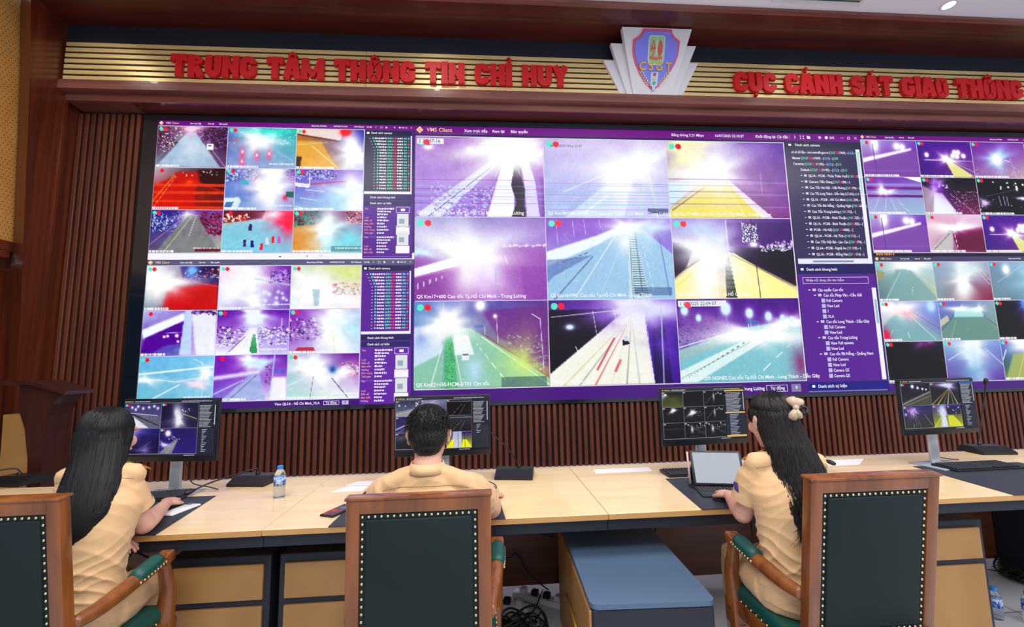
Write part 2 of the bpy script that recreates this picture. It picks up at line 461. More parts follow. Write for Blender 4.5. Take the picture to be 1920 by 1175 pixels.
def glyph(ch):
    """strokes (polylines) and width for heavy condensed capitals"""
    h = LT/2; w = .70
    base = {'Â': 'A', 'Ô': 'O', 'Ỉ': 'I', 'Ụ': 'U', 'Ả': 'A', 'Á': 'A'}.get(ch, ch)
    s = []
    if base == 'T': s = [[(0, 1-h*.9), (w, 1-h*.9)], [(w/2, 0), (w/2, 1-h)], [(h*.45, .68), (h*.45, 1-h)], [(w-h*.45, .68), (w-h*.45, 1-h)]]; thin = {2, 3}
    elif base == 'I': w = .30; s = [[(w/2, 0), (w/2, 1)], [(-.02, h*.4), (w+.02, h*.4)], [(-.02, 1-h*.4), (w+.02, 1-h*.4)]]; thin = {1, 2}
    elif base == 'H': s = [[(h, 0), (h, 1)], [(w-h, 0), (w-h, 1)], [(h, .5), (w-h, .5)]]; thin = set()
    elif base == 'N': w = .74; s = [[(h, 0), (h, 1)], [(w-h, 0), (w-h, 1)], [(h*.9, .93), (w-h*.9, .07)]]; thin = {2}
    elif base == 'M': w = .98; s = [[(h*.9, 0), (h*.9, 1)], [(w-h*.9, 0), (w-h*.9, 1)], [(h, .93), (w/2, .12)], [(w-h, .93), (w/2, .12)]]; thin = {2, 3}
    elif base == 'U': s = [[(h, 1), (h, .32)] + arc(w/2, .32, w/2-h, .32-h, 180, 360, 10)[1:-1] + [(w-h, .32), (w-h, 1)]]; thin = set()
    elif base == 'A': w = .76; s = [[(h*.8, 0), (w/2-.05, 1)], [(w-h*.8, 0), (w/2+.05, 1)], [(.2, .26), (w-.2, .26)]]; thin = {2}
    elif base == 'Y': w = .74; s = [[(h*.8, 1), (w/2, .42)], [(w-h*.8, 1), (w/2, .42)], [(w/2, 0), (w/2, .5)]]; thin = set()
    elif base == 'O': s = [ring_pts(w, 0, 1, 90, 450)]; thin = set()
    elif base == 'C': s = [[(w-h, .64)] + [(w-h, .70)] + arc(w/2, .70, w/2-h, .30-h, 0, 180, 10)[1:] + arc(w/2, .30, w/2-h, .30-h, 180, 360, 10) + [(w-h, .36)]]; thin = set()
    elif base == 'G': s = [[(w-h, .64)] + [(w-h, .70)] + arc(w/2, .70, w/2-h, .30-h, 0, 180, 10)[1:] + arc(w/2, .30, w/2-h, .30-h, 180, 360, 10) + [(w-h, .46)], [(w/2, .44), (w, .44)]]; thin = {1}
    elif base == 'S': s = [[(w-h, .68)] + arc(w/2, .70, w/2-h, .30-h, 0, 180, 10) + [(h+.02, .60), (w-h-.02, .40)] + arc(w/2, .30, w/2-h, .30-h, 0, -180, 10) + [(h, .34)]]; thin = set()
    elif base == 'R': s = [[(h, 0), (h, 1)], [(h, 1-h)] + arc(w/2, .74, w/2-h, .26-h, 90, -90, 8) + [(h, .48)], [(w/2-.02, .46), (w-h*.8, 0)]]; thin = {1}
    marks = []
    t2 = .12
    if ch in 'ÂÔ': marks = [([(w/2-.17, 1.06), (w/2, 1.2), (w/2+.17, 1.06)], t2)]
    if ch in 'ỈẢ': marks = [([(w/2-.08, 1.24), (w/2+.02, 1.30), (w/2+.09, 1.22), (w/2, 1.14), (w/2, 1.06)], .08)]
    if ch == 'Ụ': marks = [([(w/2-.06, -.13), (w/2+.06, -.13)], .12)]
    if ch == 'Á': marks = [([(w/2-.04, 1.06), (w/2+.12, 1.26)], .11)]
    return [(p, LT*.62 if i in thin else LT) for i, p in enumerate(s)] + marks, w
LH = .214
_cnt = {}
def letters(text, xa, xb, z, group, side):
    words = text.split(' '); gap = .05; sp = .50
    tot = sum(sum(glyph(c)[1]+gap for c in wd)-gap for wd in words) + sp*(len(words)-1)
    k = (xb-xa)/tot; x = xa
    ords = ['first', 'second', 'third', 'fourth', 'fifth']
    for wd in words:
        for i, ch in enumerate(wd):
            gs_, gw = glyph(ch); mb = MB()
            for j, (pts, t) in enumerate(gs_):
                stroke3(mb, [(p[0]*k, p[1]*LH) for p in pts], t*(k+LH)/2, -.034-.0006*j, 0)
            o = mb.build('sign_letter', M['red'], None, False, (x, GY-.016, z))
            tag(o, 'red raised letter %s, %s letter of the word %s on the %s gold sign' % (ch, ords[i], wd, side), 'letter', group)
            x += (gw+gap)*k
        x += (sp-gap)*k
letters('TRUNG TÂM THÔNG TIN CHỈ HUY', .262, 3.945, 4.085, 'red letters of the left sign', 'left')
letters('CỤC CẢNH SÁT GIAO THÔNG', 5.645, 8.83, 4.085, 'red letters of the right sign', 'right')

# ------------------------------------------------------------------ emblem with shield
em = empty('emblem', (4.79, GY, 4.036), 0, 'white fan shaped plaster emblem with a blue shield at the middle of the sign', 'emblem')
def tier(wt, wb, h, y0, y1): return MB().prism([(-wb, 0), (wb, 0), (wt, h), (-wt, h)], y0, y1, 'y')
tier(.485, .315, .335, -.012, .02).build('outer_tier', M['plaster'], em)
tier(.430, .255, .455, -.022, .02).build('middle_tier', M['plaster'], em)
tier(.345, .195, .550, -.032, .02).build('front_tier', M['plaster'], em)
def shield(s):
    pts = [(-.6, 1.28), (-.66, 1.12), (-.78, .98), (-1, .84)]
    pts += [(-1+.02*0, .5), (-.97, .25), (-.84, -.1), (-.62, -.5), (-.34, -.86), (0, -1.16)]
    pts = pts + [(-x, y) for x, y in reversed(pts[:-1])]
    return [(x*.210*s, .268+y*.190*s) for x, y in reversed(pts)]
C = lin
mb = MB().prism(shield(1.1), -.044, -.03, 'y', col=C((224, 84, 120)))
mb.build('shield_rim', M['enamel'], em, vcol=True)
MB().prism(shield(1.0), -.050, -.04, 'y', col=C((124, 128, 240))).build('shield_face', M['enamel'], em, vcol=True)
# badge on the shield: pale green rounded panel, red rays, red ribbon
bd = MB()
def bp(poly, y, rgb): bd.prism([(a*.92, .268+(b-.345)*.82) for a, b in poly], y+.126, -.048, 'y', col=C(rgb))
def rr(w, z0, z1, r=.03): return arc(w-r, z0+w, r, w, -80, 0, 6) + [(w, z1-r)] + arc(w-r, z1-r, r, r, 0, 90, 4) + [(-a, b) for a, b in reversed(arc(w-r, z0+w, r, w, -80, 0, 6) + [(w, z1-r)] + arc(w-r, z1-r, r, r, 0, 90, 4))]
bp(rr(.088, .305, .60), -.179, (225, 236, 226)); bp(rr(.080, .315, .592), -.1805, (150, 204, 150))
for s in (-1, 1):
    for i in range(9):
        a = R(-62+i*15.5); c0 = (s*.012, .47); c1 = (s*(.012+.055*math.cos(a)), .47+.09*math.sin(a))
        nx, nz_ = -math.sin(a)*.009, math.cos(a)*.009
        bp([(c0[0], c0[1]-.003), (c1[0]-nx, c1[1]-nz_), (c1[0]+nx, c1[1]+nz_)], -.183, (222, 74, 84))
bp([(-.004, .40), (.004, .40), (.003, .58), (-.003, .58)], -.184, (240, 226, 190))
bp([(-.066, .365), (0, .352), (.066, .365), (.07, .392), (0, .378), (-.07, .392)], -.184, (226, 96, 80))
# traffic light and two ears of rice
bp([(-.04, .09), (.04, .09), (.04, .232), (-.04, .232)], -.180, (196, 214, 236)); bp([(-.012, .045), (.012, .045), (.022, .09), (-.022, .09)], -.180, (196, 214, 236))
for z, c in ((.207, (214, 70, 96)), (.165, (226, 214, 120)), (.12, (70, 180, 170))):
    bp(arc(0, z, .016, .016, 0, 345, 14), -.186, c)
for s in (-1, 1):
    for i in range(6):
        t = i/5; x0 = s*(.058+.088*t); z0 = .095+.125*t**1.1
        for dx, dz in ((.018, .004), (-.004, .026)):
            bp([(x0, z0), (x0+s*dx*.9-.004, z0+dz+.01), (x0+s*dx*1.2, z0+dz+.016), (x0+s*dx+.004, z0+dz)], -.182, (236, 238, 200))
bd.build('badge', M['enamel'], em, vcol=True)
vs, fs = text_mesh('C S G T', 1, .012, 'CENTER', 8)
tb = MB(); k = .096
tb.add([(v.x*k, -.062, .188+v.y*k) for v in vs], fs)
tx = tb.mesh('shield_letters', mat('gold_letter', (236, 184, 20), .4))
bm = bmesh.new(); bm.from_mesh(tx); r_ = bmesh.ops.extrude_face_region(bm, geom=bm.faces[:])
for e in r_['geom']:
    if isinstance(e, bmesh.types.BMVert): e.co.y += .008
bmesh.ops.recalc_face_normals(bm, faces=bm.faces); bm.to_mesh(tx); bm.free()
link('shield_letters', tx, em)
# the emblem leans out over the ledge towards its top
for ch in [o for o in COL.objects if o.parent == em]:
    sh_ = {'outer_tier': .12, 'middle_tier': .24}.get(ch.name.split('.')[0], .36)
    for v in ch.data.vertices: v.co.y -= v.co.z*sh_

# ------------------------------------------------------------------ pictures shown on the screens (lit pixels)
class Pic:
    def __init__(s, w, h, tl, tr, bl, br):
        s.w, s.h = w, h
        s.u, s.v = np.meshgrid(np.linspace(0, 1, w), np.linspace(0, 1, h))
        f = lambda c: np.array(c, float)
        U, V = s.u[..., None], s.v[..., None]
        s.a = (f(tl)*(1-U)+f(tr)*U)*(1-V) + (f(bl)*(1-U)+f(br)*U)*V
        s.rng = np.random.default_rng(int(sum(tl)+sum(br)*3))
    def mix(s, m, c):
        s.a += (np.array(c, float)-s.a)*np.clip(m, 0, 1)[..., None]; return s
    def poly(s, pts, c, al=1, soft=0):
        m = np.zeros(s.u.shape, bool); n = len(pts)
        for i in range(n):
            (x0, y0), (x1, y1) = pts[i], pts[(i+1) % n]
            if y0 == y1: continue
            t = (s.v-y0)/(y1-y0)
            m ^= ((s.v >= min(y0, y1)) & (s.v < max(y0, y1)) & (s.u < x0+(x1-x0)*t))
        m = m.astype(float)
        for _ in range(soft): m = (m+np.roll(m, 1, 0)+np.roll(m, -1, 0)+np.roll(m, 1, 1)+np.roll(m, -1, 1))/5
        return s.mix(m*al, c)
    def line(s, pts, wd, c, al=1, taper=None):
        asp = 1.55
        for (x0, y0), (x1, y1) in zip(pts[:-1], pts[1:]):
            dx, dy = (x1-x0)*asp, y1-y0; L = dx*dx+dy*dy+1e-9
            t = np.clip(((s.u-x0)*asp*dx+(s.v-y0)*dy)/L, 0, 1)
            d = np.hypot((s.u-x0)*asp-t*dx, s.v-y0-t*dy)
            ww = wd*(1+(taper-1)*t) if taper else wd
            s.mix(np.clip(1.2-d/np.maximum(ww/2, .004), 0, 1)*al, c)
        return s
    def glow(s, x, y, rx, ry, c=(255, 255, 255), al=1.6, p=1.4):
        d = np.sqrt(((s.u-x)/rx)**2+((s.v-y)/ry)**2)
        if rx > .06:
            th = np.arctan2(s.v-y, s.u-x); q = s.rng.uniform(0, 6.28, 3)
            d = d*(1+.20*np.sin(2*th+q[0])+.16*np.sin(3*th+q[1])+.12*np.sin(7*th+q[2])); p = min(p, 1.3); al = min(al, 1.75)
        return s.mix(al*np.exp(-d**p), c)
    def dots(s, n, x0, x1, y0, y1, r, c=(255, 255, 255), al=1):
        for _ in range(n):
            x, y = s.rng.uniform(x0, x1), s.rng.uniform(y0, y1); q = r*s.rng.uniform(.5, 1.4)
            s.glow(x, y, q, q*1.5, c, al, 2)
        return s
    def speck(s, x0, x1, y0, y1, cols, n=200, al=.8, sz=.03, asp=1.2):
        """clusters of small irregular patches"""
        for _ in range(int(n*2.2)):
            x, y = s.rng.uniform(x0, x1), s.rng.uniform(y0, y1); a, b = sz*.62*s.rng.uniform(.2, 1), sz*.62*asp*s.rng.uniform(.2, 1)
            m = ((s.u-x)/a)**2+((s.v-y)/b)**2 < 1
            if m.any(): s.mix(m*al, cols[s.rng.integers(len(cols))])
        return s
    def noise(s, amp, sc=14, streak=1):
        k = max(2, int(sc)); g = s.rng.normal(size=(k+2, int(k*1.5*streak)+2))
        yy = s.v*(g.shape[0]-1.01); xx = s.u*(g.shape[1]-1.01); i = yy.astype(int); j = xx.astype(int); fy, fx = yy-i, xx-j
        fy = fy*fy*(3-2*fy); fx = fx*fx*(3-2*fx)
        q = g[i, j]*(1-fy)*(1-fx)+g[i+1, j]*fy*(1-fx)+g[i, j+1]*(1-fy)*fx+g[i+1, j+1]*fy*fx
        s.a += q[..., None]*amp; return s
    def bands(s, ys, wd, c, al=.4):
        for y in ys: s.mix((abs(s.v-y) < wd/2)*al, c)
        return s
    def dash(s, p0, p1, n, wd, c, al=1, fill=.5):
        for i in range(n):
            a, b = i/n, (i+fill)/n; a, b = a**1.5, b**1.5
            s.line([(p0[0]+(p1[0]-p0[0])*a, p0[1]+(p1[1]-p0[1])*a), (p0[0]+(p1[0]-p0[0])*b, p0[1]+(p1[1]-p0[1])*b)], wd*(.4+a), c, al)
        return s
    def rec(s, ar=1.55, small=False, both=True):
        r = .030 if not small else .035
        if both: s.mix((np.hypot((s.u-.045)*ar, s.v-.07) < r*1.3)*1., (120, 226, 200))
        s.mix((np.hypot((s.u-.10)*ar, s.v-.07) < r*1.3)*1., (236, 46, 92)); return s
    def cap(s, x0=.01, x1=.42, y=.965, al=.9, hgt=.035):
        """blurred caption line"""
        x = x0
        while x < x1:
            q = s.rng.uniform(.012, .05); s.mix(((abs(s.v-y) < hgt/2) & (s.u > x) & (s.u < x+q))*al, (250, 248, 255)); x += q+.008
        return s
    def mesh(s, name, x0, z1, wd, ht, mt, yoff=0):
        w, h = s.w, s.h; pw = 1 if mt is M['screen'] else 0
        X = x0+s.u*wd; Z = z1-s.v*ht
        co = np.stack([X, np.full_like(X, yoff), Z], -1).reshape(-1, 3)
        i, j = np.meshgrid(np.arange(h-1), np.arange(w-1), indexing='ij'); b = (i*w+j).ravel()
        q = np.stack([b, b+w, b+w+1, b+1], -1)
        me = bpy.data.meshes.new(name); me.vertices.add(w*h); me.vertices.foreach_set('co', co.ravel().astype(np.float32))
        me.loops.add(q.size); me.loops.foreach_set('vertex_index', q.ravel().astype(np.int32))
        me.polygons.add(len(q)); me.polygons.foreach_set('loop_start', np.arange(0, q.size, 4, dtype=np.int32))
        me.update(calc_edges=True)
        c = np.clip(s.a, 0, 255)/255; g_ = c.mean(-1, keepdims=True); c = np.clip(g_+(c-g_)*1.14, 0, 1); c = np.clip(c+.22*(c-.55)*(1-np.abs(2*c-1)**3), 0, 1)**(1+.28*pw); c = np.where(c <= .04045, c/12.92, ((c+.055)/1.055)**2.4)
        c = np.concatenate([c, np.ones((h, w, 1))], -1).reshape(-1, 4)
        a = me.color_attributes.new('Col', 'FLOAT_COLOR', 'POINT'); a.data.foreach_set('color', c.ravel().astype(np.float32))
        me.materials.append(mt); return me
WH = (255, 255, 255)
def road(p, vx, vy, bl, br, c, al=1, yb=1, hw=.02):
    return p.poly([(vx-hw, vy), (vx+hw, vy), (br, yb), (bl, yb)], c, al, 1)
BW, BH = 208, 132
def B(*c): return Pic(BW, BH, *c)
def big():
    o = []
    p = B((176, 140, 200), (150, 100, 170), (170, 150, 215), (160, 120, 195)).noise(5, 10)
    p.glow(.25, .55, .45, .2, (190, 165, 220), .8)
    p.poly([(0.03, .95), (.58, .30), (.64, .33), (.2, 1), (.04, 1)], (222, 228, 246), .95, 1)
    p.line([(.10, 1), (.60, .36)], .012, (60, 30, 70), .8).line([(.16, 1), (.45, .62)], .010, (240, 240, 255))
    p.speck(.12, .62, .62, 1, [(200, 210, 240), (150, 110, 190), (235, 238, 250)], 260, .5, .02)
    p.poly([(.68, .3), (.77, .3), (.76, 1), (.55, 1)], (250, 248, 252), 1, 1)
    p.poly([(.77, .34), (.83, .34), (.83, .55), (.86, .66), (.84, .8), (.85, 1), (.74, 1), (.78, .82), (.74, .6)], (26, 8, 34), 1, 1)
    p.poly([(.80, .2), (.88, .28), (.93, .55), (.96, 1), (.86, 1), (.84, .5)], (226, 222, 244), .9, 1)
    p.poly([(.97, .5), (1, .5), (1, 1), (.98, 1)], (130, 90, 170), .8, 1).line([(.82, .2), (.84, 1)], .012, (70, 40, 80), .7)
    p.glow(.68, .12, .20, .24, WH, 3, 1.8).glow(.85, .2, .16, .2, WH, 1.6, 2)
    for i in range(26):
        a = p.rng.uniform(0, 6.28); p.line([(.72, .15), (.72+.27*math.cos(a)*p.rng.uniform(.6, 1), .15+.42*math.sin(a)*p.rng.uniform(.6, 1))], .012, WH, .5)
    p.line([(.50, .08), (.58, .06)], .02, WH).glow(.42, .16, .02, .03).glow(.10, .13, .03, .03)
    p.bands([.62, .70, .78, .86], .02, (170, 200, 250), .30).bands([.54, .66, .75, .83], .008, (130, 60, 160), .4)
    o.append((p, '2 25-07-16', 'QS Km18+300 Cao tốc Tp.Hồ Chí Minh - Trung Lương'))
    p = B((190, 178, 224), (200, 185, 228), (176, 190, 222), (200, 205, 240)).noise(4, 8)
    p.glow(.35, .1, .5, .2, (222, 214, 240), .7).poly([(.15, 1), (.6, .45), (.72, .5), (.62, 1)], (214, 226, 244), .8, 2)
    p.line([(.15, .68), (.7, .3)], .02, (226, 226, 246), .8).line([(.30, 1), (.60, .62)], .012, (190, 230, 200), .8).line([(.80, .45), (.76, 1)], .012, (176, 236, 150), .9)
    p.line([(.84, .35), (.90, 1)], .02, (196, 240, 170), .9).line([(.3, .95), (.5, .72)], .03, WH, .6)
    p.glow(.74, .33, .16, .2, WH, 2.4).glow(.62, .56, .1, .16, WH, 1.4).glow(.52, .5, .06, .1, WH, .9)
    p.bands([.60, .68, .76, .84], .018, (140, 190, 220), .35).bands([.57, .72, .80, .9], .01, (150, 90, 180), .3)
    p.poly([(.82, .88), (.99, .88), (.99, .96), (.82, .96)], (70, 80, 110), .6)
    o.append((p, '', 'QS Km18+200-SICHA-TC Cao tốc Tp.Hồ Chí Minh - Trung Lương'))
    p = B((160, 140, 200), (110, 70, 160), (200, 195, 150), (140, 70, 150)).noise(5, 8)
    p.poly([(.32, .52), (.46, .5), (.80, 1), (0, 1), (.0, .9)], (228, 214, 120), 1, 2).poly([(0, .55), (.3, .45), (.3, .52), (0, .85)], (190, 225, 235), 1, 1)
    p.line([(.02, .90), (.30, .60)], .025, (90, 70, 90), .7).poly([(.44, .46), (.5, .5), (.86, 1), (.76, 1)], (236, 232, 240), .9, 1)
    p.line([(.78, .40), (.78, .68)], .01, (200, 190, 230), .8).line([(.46, .5), (.62, .98)], .008, (255, 250, 200))
    p.glow(.2, .1, .2, .2, (255, 250, 190), 2.4).glow(.36, .40, .22, .22, WH, 3).glow(.50, .12, .3, .1, (210, 200, 240), .6)
    p.bands([.50, .58, .66, .74, .82], .014, (130, 60, 170), .35).bands([.54, .70, .86], .014, (190, 200, 240), .3)
    o.append((p, '', 'QS Km17+800 Cao tốc Tp.Hồ Chí Minh - Trung Lương'))
    p = B((170, 180, 214), (150, 120, 186), (150, 84, 168), (164, 110, 190)).noise(5, 7)
    p.poly([(0, .38), (1, .34), (1, 1), (0, 1)], (148, 84, 160), .85, 3).glow(.45, .28, .4, .16, (200, 196, 230), .9)
    p.poly([(0, .62), (.40, .44), (.5, .52), (0, .72)], (240, 244, 255), 1, 1).line([(0, .73), (.5, .55)], .01, (210, 130, 220))
    p.line([(.02, .40), (.22, .40)], .012, (90, 50, 120), .6).glow(.04, .42, .09, .05, (200, 230, 255), 1.4)
    for i in range(5): p.poly([(.02+i*.045, .80-i*.022), (.032+i*.045, .79-i*.022), (.032+i*.045, .85-i*.03), (.02+i*.045, .87-i*.03)], (220, 214, 240), .8)
    p.dots(22, .68, 1, .335, .355, .006, WH, 1.2).line([(.66, .36), (1, .34)], .008, (240, 210, 240))
    p.glow(.45, .5, .24, .26, WH, 3.2, 1.9).glow(.5, .74, .1, .14, (236, 220, 250), .9)
    p.line([(.61, .62), (.61, .97)], .018, (160, 205, 235), .7).line([(.68, .48), (.70, .56)], .01, WH)
    p.glow(.86, .75, .2, .3, (180, 130, 205), .5).poly([(.8, .6), (1, .6), (1, 1), (.83, 1)], (156, 100, 178), .5, 3)
    o.append((p, '', 'QS Km17+600 Cao tốc Tp.Hồ Chí Minh - Trung Lương'))
    p = B((158, 110, 196), (150, 110, 200), (176, 202, 226), (168, 190, 226)).noise(4, 8)
    p.poly([(.0, .55), (.64, .07), (.72, .07), (1, .45), (1, 1), (0, 1)], (172, 200, 226), 1, 1)
    p.poly([(0, .42), (.4, .22), (.62, .08), (.64, .12), (.42, .32), (0, .60)], (232, 244, 252), 1, 2)
    p.poly([(0, .52), (.18, .50), (.36, .46), (.05, .72), (0, .80)], (110, 120, 170), .55, 1).line([(.05, 1), (.36, .48)], .02, (86, 88, 130), .6)
    p.dash((.12, .55), (.34, .42), 7, .012, (70, 60, 90), .8).line([(.22, .96), (.58, .14)], .012, (240, 250, 235)).line([(.40, .98), (.56, .45)], .006, (230, 240, 240), .6)
    p.poly([(.655, .16), (.70, .16), (.80, 1), (.63, 1)], (196, 218, 228), 1, 1)
    for i in range(26):
        t = i/26; y = .24+.74*t; p.line([(.665+.03*t*.3, y), (.705+.085*t, y)], .014*(.4+t*.6), (48, 60, 70), .85)
    p.line([(.66, .2), (.665, 1)], .008, (90, 96, 120)).line([(.70, .02), (.74, .95)], .016, (110, 120, 160), .8).line([(.88, .0), (.96, .97)], .014, (110, 120, 170), .8)
    for x, a in ((.08, .35), (.21, .24), (.30, .2), (.42, .12)): p.line([(x, .02), (x+.01, a)], .007, (205, 200, 240))
    p.glow(.645, .12, .09, .09, WH, 2.4).glow(.62, .3, .05, .12, WH, .9).glow(.85, .12, .2, .1, (215, 235, 250), 1)
    p.dash((.76, .3), (.84, .98), 6, .01, WH, .8).poly([(.68, .86), (.98, .86), (.98, .96), (.68, .96)], (90, 110, 140), .5)
    o.append((p, '', 'QS Km16+991 Cao tốc Tp.Hồ Chí Minh - Long Thành'))
    p = B((150, 110, 200), (90, 40, 130), (235, 225, 160), (250, 240, 190)).noise(4, 8)
    p.poly([(.45, .05), (1, .05), (1, .75), (.45, .45)], (84, 30, 120), .9, 2).poly([(0, .30), (.18, .34), (.1, .62), (0, .75)], (30, 16, 44), .95, 1)
    p.poly([(.5, .36), (1, .40), (1, .86), (.5, .46)], (40, 22, 54), .95, 1).speck(.72, .98, .34, .42, [(230, 235, 250)], 40, .8, .015)
    p.poly([(0, .78), (.30, .42), (.36, .44), (.34, 1), (0, 1)], (244, 236, 176), 1, 1).poly([(.40, .42), (.5, .44), (1, .92), (1, 1), (.46, 1)], (250, 242, 170), 1, 1)
    p.line([(.0, .72), (.30, .44)], .02, (60, 44, 40), .8).line([(.48, .46), (.98, .86)], .014, (120, 110, 60), .8).line([(0, .86), (.2, .62)], .02, (226, 220, 110), .9)
    p.poly([(.42, .50), (.455, .50), (.50, 1), (.41, 1)], (70, 74, 66), 1)
    for i in range(8): p.line([(.425, .56+i*.055), (.47+.003*i, .565+i*.055)], .018, (20, 26, 22), .9)
    p.poly([(.57, .06), (.70, .04), (.72, .30), (.59, .30)], (70, 30, 110), 1).speck(.575, .71, .06, .3, [(240, 240, 250), (255, 255, 255)], 90, .95, .009, 2)
    p.dots(30, .78, 1, .28, .36, .008, (235, 230, 250), .9)
    p.glow(.3, .40, .16, .3, WH, 2.6, 1.7).glow(.24, .14, .22, .18, (190, 205, 235), 1).glow(.25, .78, .08, .4, WH, 1.2)
    p.line([(.45, .02), (.46, .5)], .018, (235, 235, 250), .8).line([(.66, .0), (.69, 1)], .014, (60, 40, 70), .9).glow(.67, .33, .03, .03)
    o.append((p, '', 'QS Km16+300 Cao tốc Tp.Hồ Chí Minh'))
    p = B((120, 150, 200), (120, 80, 160), (150, 190, 170), (150, 96, 110)).noise(5, 9)
    p.poly([(.5, .12), (1, .06), (1, .78), (.62, .42)], (128, 70, 150), .9, 4).speck(.68, 1, .40, .82, [(150, 110, 170), (170, 200, 180), (120, 80, 130)], 200, .5, .02)
    p.poly([(.22, .32), (.42, .32), (1, .90), (1, 1), (0, 1), (0, .72)], (156, 196, 178), 1, 2)
    p.poly([(0, .30), (.2, .26), (.2, .6), (0, .75)], (214, 226, 246), .9, 3).glow(.05, .4, .05, .1, (110, 130, 200), 1)
    p.poly([(.235, .32), (.275, .32), (.32, 1), (.20, 1)], (110, 180, 140), 1, 1).speck(.23, .3, .5, 1, [(70, 130, 100), (160, 220, 150)], 120, .5, .01)
    p.line([(.215, .02), (.215, 1)], .016, (170, 176, 210), .9).line([(.12, .98), (.21, .5)], .012, WH, .8).line([(.35, .98), (.28, .4)], .010, WH, .8)
    p.poly([(.29, .38), (.40, .40), (.44, .62), (.30, .62)], (250, 250, 255), .9, 2).poly([(.35, .60), (.405, .60), (.405, .68), (.35, .68)], (236, 240, 250), 1).line([(.36, .62), (.395, .62)], .02, (40, 50, 60))
    p.glow(.44, .8, .06, .16, (200, 220, 250), .9).dash((.46, .5), (.70, .98), 5, .014, WH).line([(.50, .42), (1, .98)], .014, (236, 250, 226)).line([(.52, .40), (1, .90)], .02, (150, 70, 80), .6)
    p.glow(.80, .72, .14, .22, (214, 236, 150), .9).line([(.94, .2), (.96, .85)], .008, (226, 224, 250)).line([(.88, .16), (.94, .22)], .01, WH).line([(.61, .2), (.62, .5)], .006, (226, 224, 250)).line([(.52, .3), (.52, .4)], .006, WH)
    p.poly([(.44, .28), (.51, .28), (.51, .32), (.44, .32)], (90, 120, 170), 1).glow(.24, .24, .12, .12, WH, 2).glow(.49, .05, .03, .05, WH, 2).glow(.6, .18, .012, .02).glow(.30, .35, .1, .06, WH, 1)
    p.poly([(.64, .88), (.98, .88), (.98, 1), (.64, 1)], (80, 100, 110), .5)
    o.append((p, '', 'QS Km22+150-HCM-DT01 Cao tốc'))
    p = B((90, 40, 130), (120, 80, 190), (240, 236, 210), (90, 40, 150)).noise(3, 8)
    p.poly([(0, .12), (.6, .10), (0, .98)], (36, 12, 50), 1, 1).poly([(.75, .1), (1, .1), (1, 1), (.80, 1)], (92, 44, 150), 1, 2).poly([(.80, .36), (.90, .3), (.94, 1), (.80, 1)], (50, 20, 80), .8, 3)
    p.poly([(.62, .10), (.74, .10), (.80, 1), (0, 1), (0, .86)], (240, 240, 228), 1, 1)
    for a, b, c in ((.10, .3, (200, 190, 130)), (.22, .22, (120, 150, 130)), (.34, .18, (190, 60, 70)), (.46, .14, (214, 220, 200)), (.58, .2, (120, 130, 120)), (.68, .14, (160, 180, 190))):
        p.line([(a, 1), (.63+.02*a, .22)], .03, c, .55, .15)
    p.line([(.36, .82), (.50, .46)], .03, (190, 30, 50), .7).line([(.50, .84), (.54, .72)], .04, (190, 40, 60), .6).line([(.42, .86), (.55, .56)], .012, WH)
    p.poly([(.565, .48), (.60, .46), (.62, .53), (.56, .55)], (26, 26, 30), 1).poly([(.575, .44), (.605, .44), (.605, .49), (.575, .49)], (210, 214, 226), 1)
    p.glow(.66, .1, .16, .16, WH, 2.8).glow(.78, .12, .22, .12, (220, 220, 255), 1.2).glow(.42, .2, .10, .12, (150, 110, 210), .8).glow(.88, .56, .08, .14, (140, 100, 210), .8)
    p.line([(.88, .1), (.87, 1)], .02, (200, 205, 235), .9).line([(.34, .12), (.37, .46)], .008, WH, .8).line([(.50, .1), (.53, .3)], .006, WH, .7).line([(.76, .1), (.78, .95)], .006, (200, 200, 240), .7)
    p.line([(.02, .20), (.58, .12)], .014, (230, 220, 250), .8).glow(.16, .32, .03, .03, (220, 240, 255)).line([(.2, .55), (.22, .63)], .01, WH)
    o.append((p, '', 'QS Km13+ Cao tốc'))
    p = B((110, 40, 150), (96, 26, 140), (150, 200, 205), (130, 120, 170)).noise(4, 8)
    p.speck(.0, .35, .2, .58, [(120, 60, 140), (80, 30, 110), (140, 90, 150)], 160, .5, .02)
    p.poly([(0, .62), (.5, .36), (1, .26), (1, 1), (0, 1)], (150, 196, 204), 1, 2).poly([(0, .62), (.45, .42), (.45, .5), (0, .74)], (170, 190, 190), .8, 2)
    p.poly([(0, .86), (.75, .36), (.9, .34), (.12, 1), (0, 1)], (222, 240, 240), .95, 1).dash((.04, .95), (.66, .42), 18, .02, (70, 90, 90), .8, .25)
    p.line([(0, .58), (.55, .36)], .014, (236, 240, 250)).line([(.0, .95), (.7, .44)], .006, (90, 100, 100), .7)
    p.dash((.95, .5), (.60, .95), 4, .016, WH).line([(1, .3), (.62, .62)], .01, WH, .6).glow(.97, .8, .06, .2, (150, 60, 120), .8)
    p.glow(.62, .46, .3, .08, WH, 2).glow(.9, .30, .14, .06, WH, 2).poly([(.56, .27), (.66, .27), (.66, .31), (.56, .31)], (90, 130, 180), 1).line([(.57, .31), (.57, .42)], .006, WH).line([(.65, .31), (.65, .4)], .006, WH)
    for x, y, q in ((.395, .12, .03), (.585, .18, .022), (.74, .22, .02), (.855, .24, .014), (.93, .26, .012), (.06, .14, .02), (.17, .23, .014)):
        p.glow(x, y, q, q*2, (215, 240, 255), 3); p.line([(x, y), (x+.005, y+.3*(1-y)*.8)], .006, (235, 235, 250), .6 if x > .3 else 0)
    o.append((p, '1 09 2025 22:09:37', 'QS Km13+200 NGN02 Cao tốc Tp.Hồ Chí Minh - Long Thành - Dầu Giây'))
    return o
SW, SH = 96, 62
def Q(*c): return Pic(SW, SH, *c)
